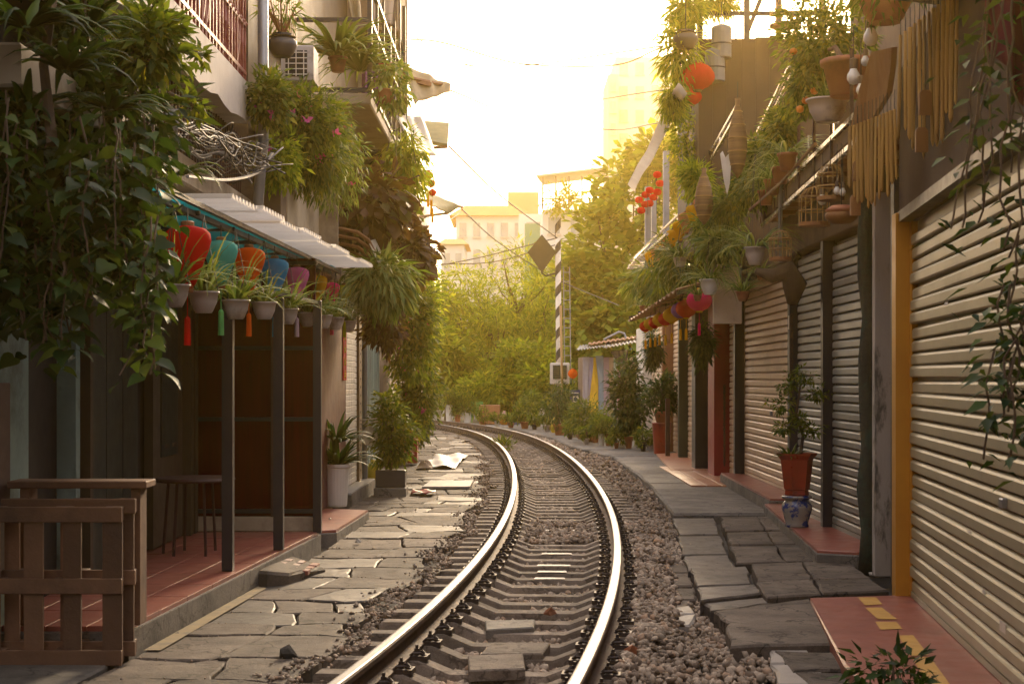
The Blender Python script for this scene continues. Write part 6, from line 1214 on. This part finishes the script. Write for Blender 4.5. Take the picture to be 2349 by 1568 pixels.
for k, (x, y, z, r, lb) in enumerate(((-6.5,70,2.6,2.6,'far tree behind the low wall on the left'),(-2.5,74,3.0,2.8,'far tree behind the middle tree'),(1.5,76,3.0,2.8,'far tree behind the garden tree'),(5.8,70,3.6,3.2,'far tree behind the shed'))): tree('background_tree',lb,(x,y,-.1),[((x,y,z),(r,2,2.2)),((x+.5,y-1,1.2),(r,1.6,1.4))],OVAL,.4,'leaf',.16,26,.7,'trees beyond the bend',n=80)
bush('hedge_shrub','bright low shrub at the bend above the cabinet',1110,905,54,60,40,OVAL,80,20,.3,.18,'leaftree',.6,0,.2); bush('hedge_shrub','dark low shrubs right of the cabinet',1190,915,54,50,22,LANCE,80,20,.3,.22,'leaf',.6,0,.2); bush('hedge_shrub','leafy shrub below the louvre box',1290,925,45,30,45,LANCE,60,20,.25,.16,'leafdk',.4,0,.2)
# unseen house rows behind the viewpoint, added and sized to cut the sky light
nb = struct(link('unseen_shading_houses', None)); nb.location = (0,-12,-.1)
MB().box(-7,-2.75,-32,5.3,-.12,8.0).build('wall', M['cream'], nb); MB().box(2.55,7,-32,4.5,-.12,6.5).build('wall', M['wallr'], nb); MB().box(-7,7,-36,-33,-.12,4).build('wall', M['cream'], nb)
# far buildings
def bmat(n, c): return pm(n, c, tuple(q*.9 for q in c), .8, .85, bump=0)
def building(name, label, x0, x1, y0, y1, Y, mat, depth=8, rows=0, cols=0, roof=None):
    a = at(x0,y1,Y); b = at(x1,y0,Y); t = thing(name, label, 'building', ((a.x+b.x)/2,Y,-.3)); MB().box(a.x,b.x,Y,Y+depth,-.3,b.z).build('wall', mat, t)
    W = b.x-a.x; H = b.z-a.z
    for j in range(rows):
        for i in range(cols):
            wx = a.x+W*(i+.25)/cols; wz = a.z+H*(j+.25)/rows; w = MB().box(wx,wx+W*.5/cols,Y-.06,Y+.02,wz,wz+H*.5/rows).build('window', pm('far_glass', (.42,.44,.44), None, 1, .3, bump=0), t); MB().box(wx-.08,wx+W*.5/cols+.08,Y-.14,Y-.05,wz-.12,wz-.02).build('sill', M['white'], w)
    if roof:
        rt, rh, ov = roof; q = [(a.x-ov,Y-ov,b.z),(b.x+ov,Y-ov,b.z),(b.x+ov,Y+depth,b.z),(a.x-ov,Y+depth,b.z)]; k = W*.12
        MB().add(q+[(a.x+k,Y+1.5,b.z+rh),(b.x-k,Y+1.5,b.z+rh),(b.x-k,Y+depth-1,b.z+rh),(a.x+k,Y+depth-1,b.z+rh)], [(0,1,5,4),(1,2,6,5),(2,3,7,6),(3,0,4,7),(4,5,6,7),(3,2,1,0)]).build('roof', rt, t)
    return t
bW = bmat('far_white_render', (.72,.7,.66)); bO = bmat('orange_roof', (.62,.3,.14)); bP = bmat('pale_pink_render', (.68,.56,.5)); bT = bmat('tan_render', (.55,.38,.22)); bG = bmat('far_green', (.14,.3,.2))
building('villa','white villa with a tiered orange roof beyond the trees',1046,1205,495,620,115,bW,9,2,5,(bO,.9,.5)); building('roof_box','tan block on top of the orange roofed villa',1165,1236,440,500,124,bT,6)
building('white_house','low white house with an orange porch roof left of the villa',1012,1065,560,640,105,bW,6,1,2,(bO,.5,.3)); building('white_tower','slim white house between the villa and the pole',1190,1260,490,640,108,bW,6,2,1); building('green_wall','green sheet wall behind the diamond board',1204,1262,512,620,100,bG,2)
t = building('terrace_house','tall white house with an open roof terrace and pale canopy',1245,1400,480,700,88,bW,8,3,3)
ca = at(1230,408,88); cb2 = at(1400,388,88); MB().add([(ca.x,87,ca.z),(cb2.x,87,cb2.z),(cb2.x,95,cb2.z+.5),(ca.x+.5,95,ca.z+.5)], [(0,1,2,3)]).build('terrace_canopy', bmat('pale_green_canopy',(.45,.48,.38)), t, thick=.1)
for k in range(6): p = at(1245+k*30,480,88); MB().tube([p, (p.x,88,ca.z+.1)], .05, 6).build('terrace_post', M['greysteel'], t)
for z in (455,468): MB().tube([at(1240,z,87.8),at(1400,z,87.8)], .03, 5).build('terrace_rail', M['greysteel'], t)
for k in range(14): p = at(1243+k*12,480,87.8); MB().tube([p, at(1243+k*12,455,87.8)], .02, 4).build('terrace_baluster', M['greysteel'], t)
building('apartment_block','tall pale apartment block at the upper right of the sky',1412,1560,130,400,140,bW,10,5,4); building('apartment_block','lower pale block left of the tall apartment block',1395,1418,170,320,138,bP,8,3,1)
building('office_tower','distant blue and white tower by the left house corner',940,976,472,640,190,bmat('blue_glass',(.35,.45,.6)),10,6,1)
bush('terrace_plants','plants growing on the white roof terrace',1290,460,87,40,25,OVAL,40,14,.5,.3,'leaftree',.6,0,.2)
# overhead wires
wire('upper wire crossing the sky between the two rows',[at(905,92,23),at(1010,96,26),at(1190,145,30),at(1400,150,27),at(1520,108,21)],.012); wire('second wire below the upper one',[at(900,95,23),at(1040,145,30),at(1200,150,30),at(1520,105,21)],.01); wire('thin wire from the house corner into the sky haze',[at(905,60,24),at(1100,160,34),at(1300,230,40),at(1530,205,24)],.01)
wire('cable from the folded awning to the almond tree',[at(1030,205,23),at(1200,270,35),at(1400,297,40),at(1520,280,26)],.012); wire('long cable from the roof hood down to the pole',[at(1030,335,25),at(1150,450,35),at(1278,545,50)],.015); wire('cable from the olive awning to the shed',[at(1060,480,31),at(1150,560,40),at(1278,640,50),at(1420,700,44)],.015)
wire('cable from the gold marked lantern up to the olive awning',[at(978,545,23),at(1058,485,31)],.008); wire('slack cable across the tree tops',[at(1012,605,60),at(1130,600,58),at(1278,560,50)],.02); wire('lower slack cable across the tree tops',[at(985,612,60),at(1100,590,58),at(1278,545,50)],.02)

# ------------------------------------------------------------------ the hazy air
hz = MB().box(-260,260,-30,230,-1.4,34).build('haze', bpy.data.materials.new('warm_haze')); tag(hz, kind='stuff')
hm = hz.data.materials[0]; hm.use_nodes = True; hn = hm.node_tree.nodes; hn.clear(); ho = hn.new('ShaderNodeOutputMaterial'); hv = hn.new('ShaderNodeVolumePrincipled')
hv.inputs['Color'].default_value = (1.0,.68,.18,1); hv.inputs['Density'].default_value = .0011; hv.inputs['Anisotropy'].default_value = .86
hm.node_tree.links.new(hv.outputs[0], ho.inputs['Volume'])
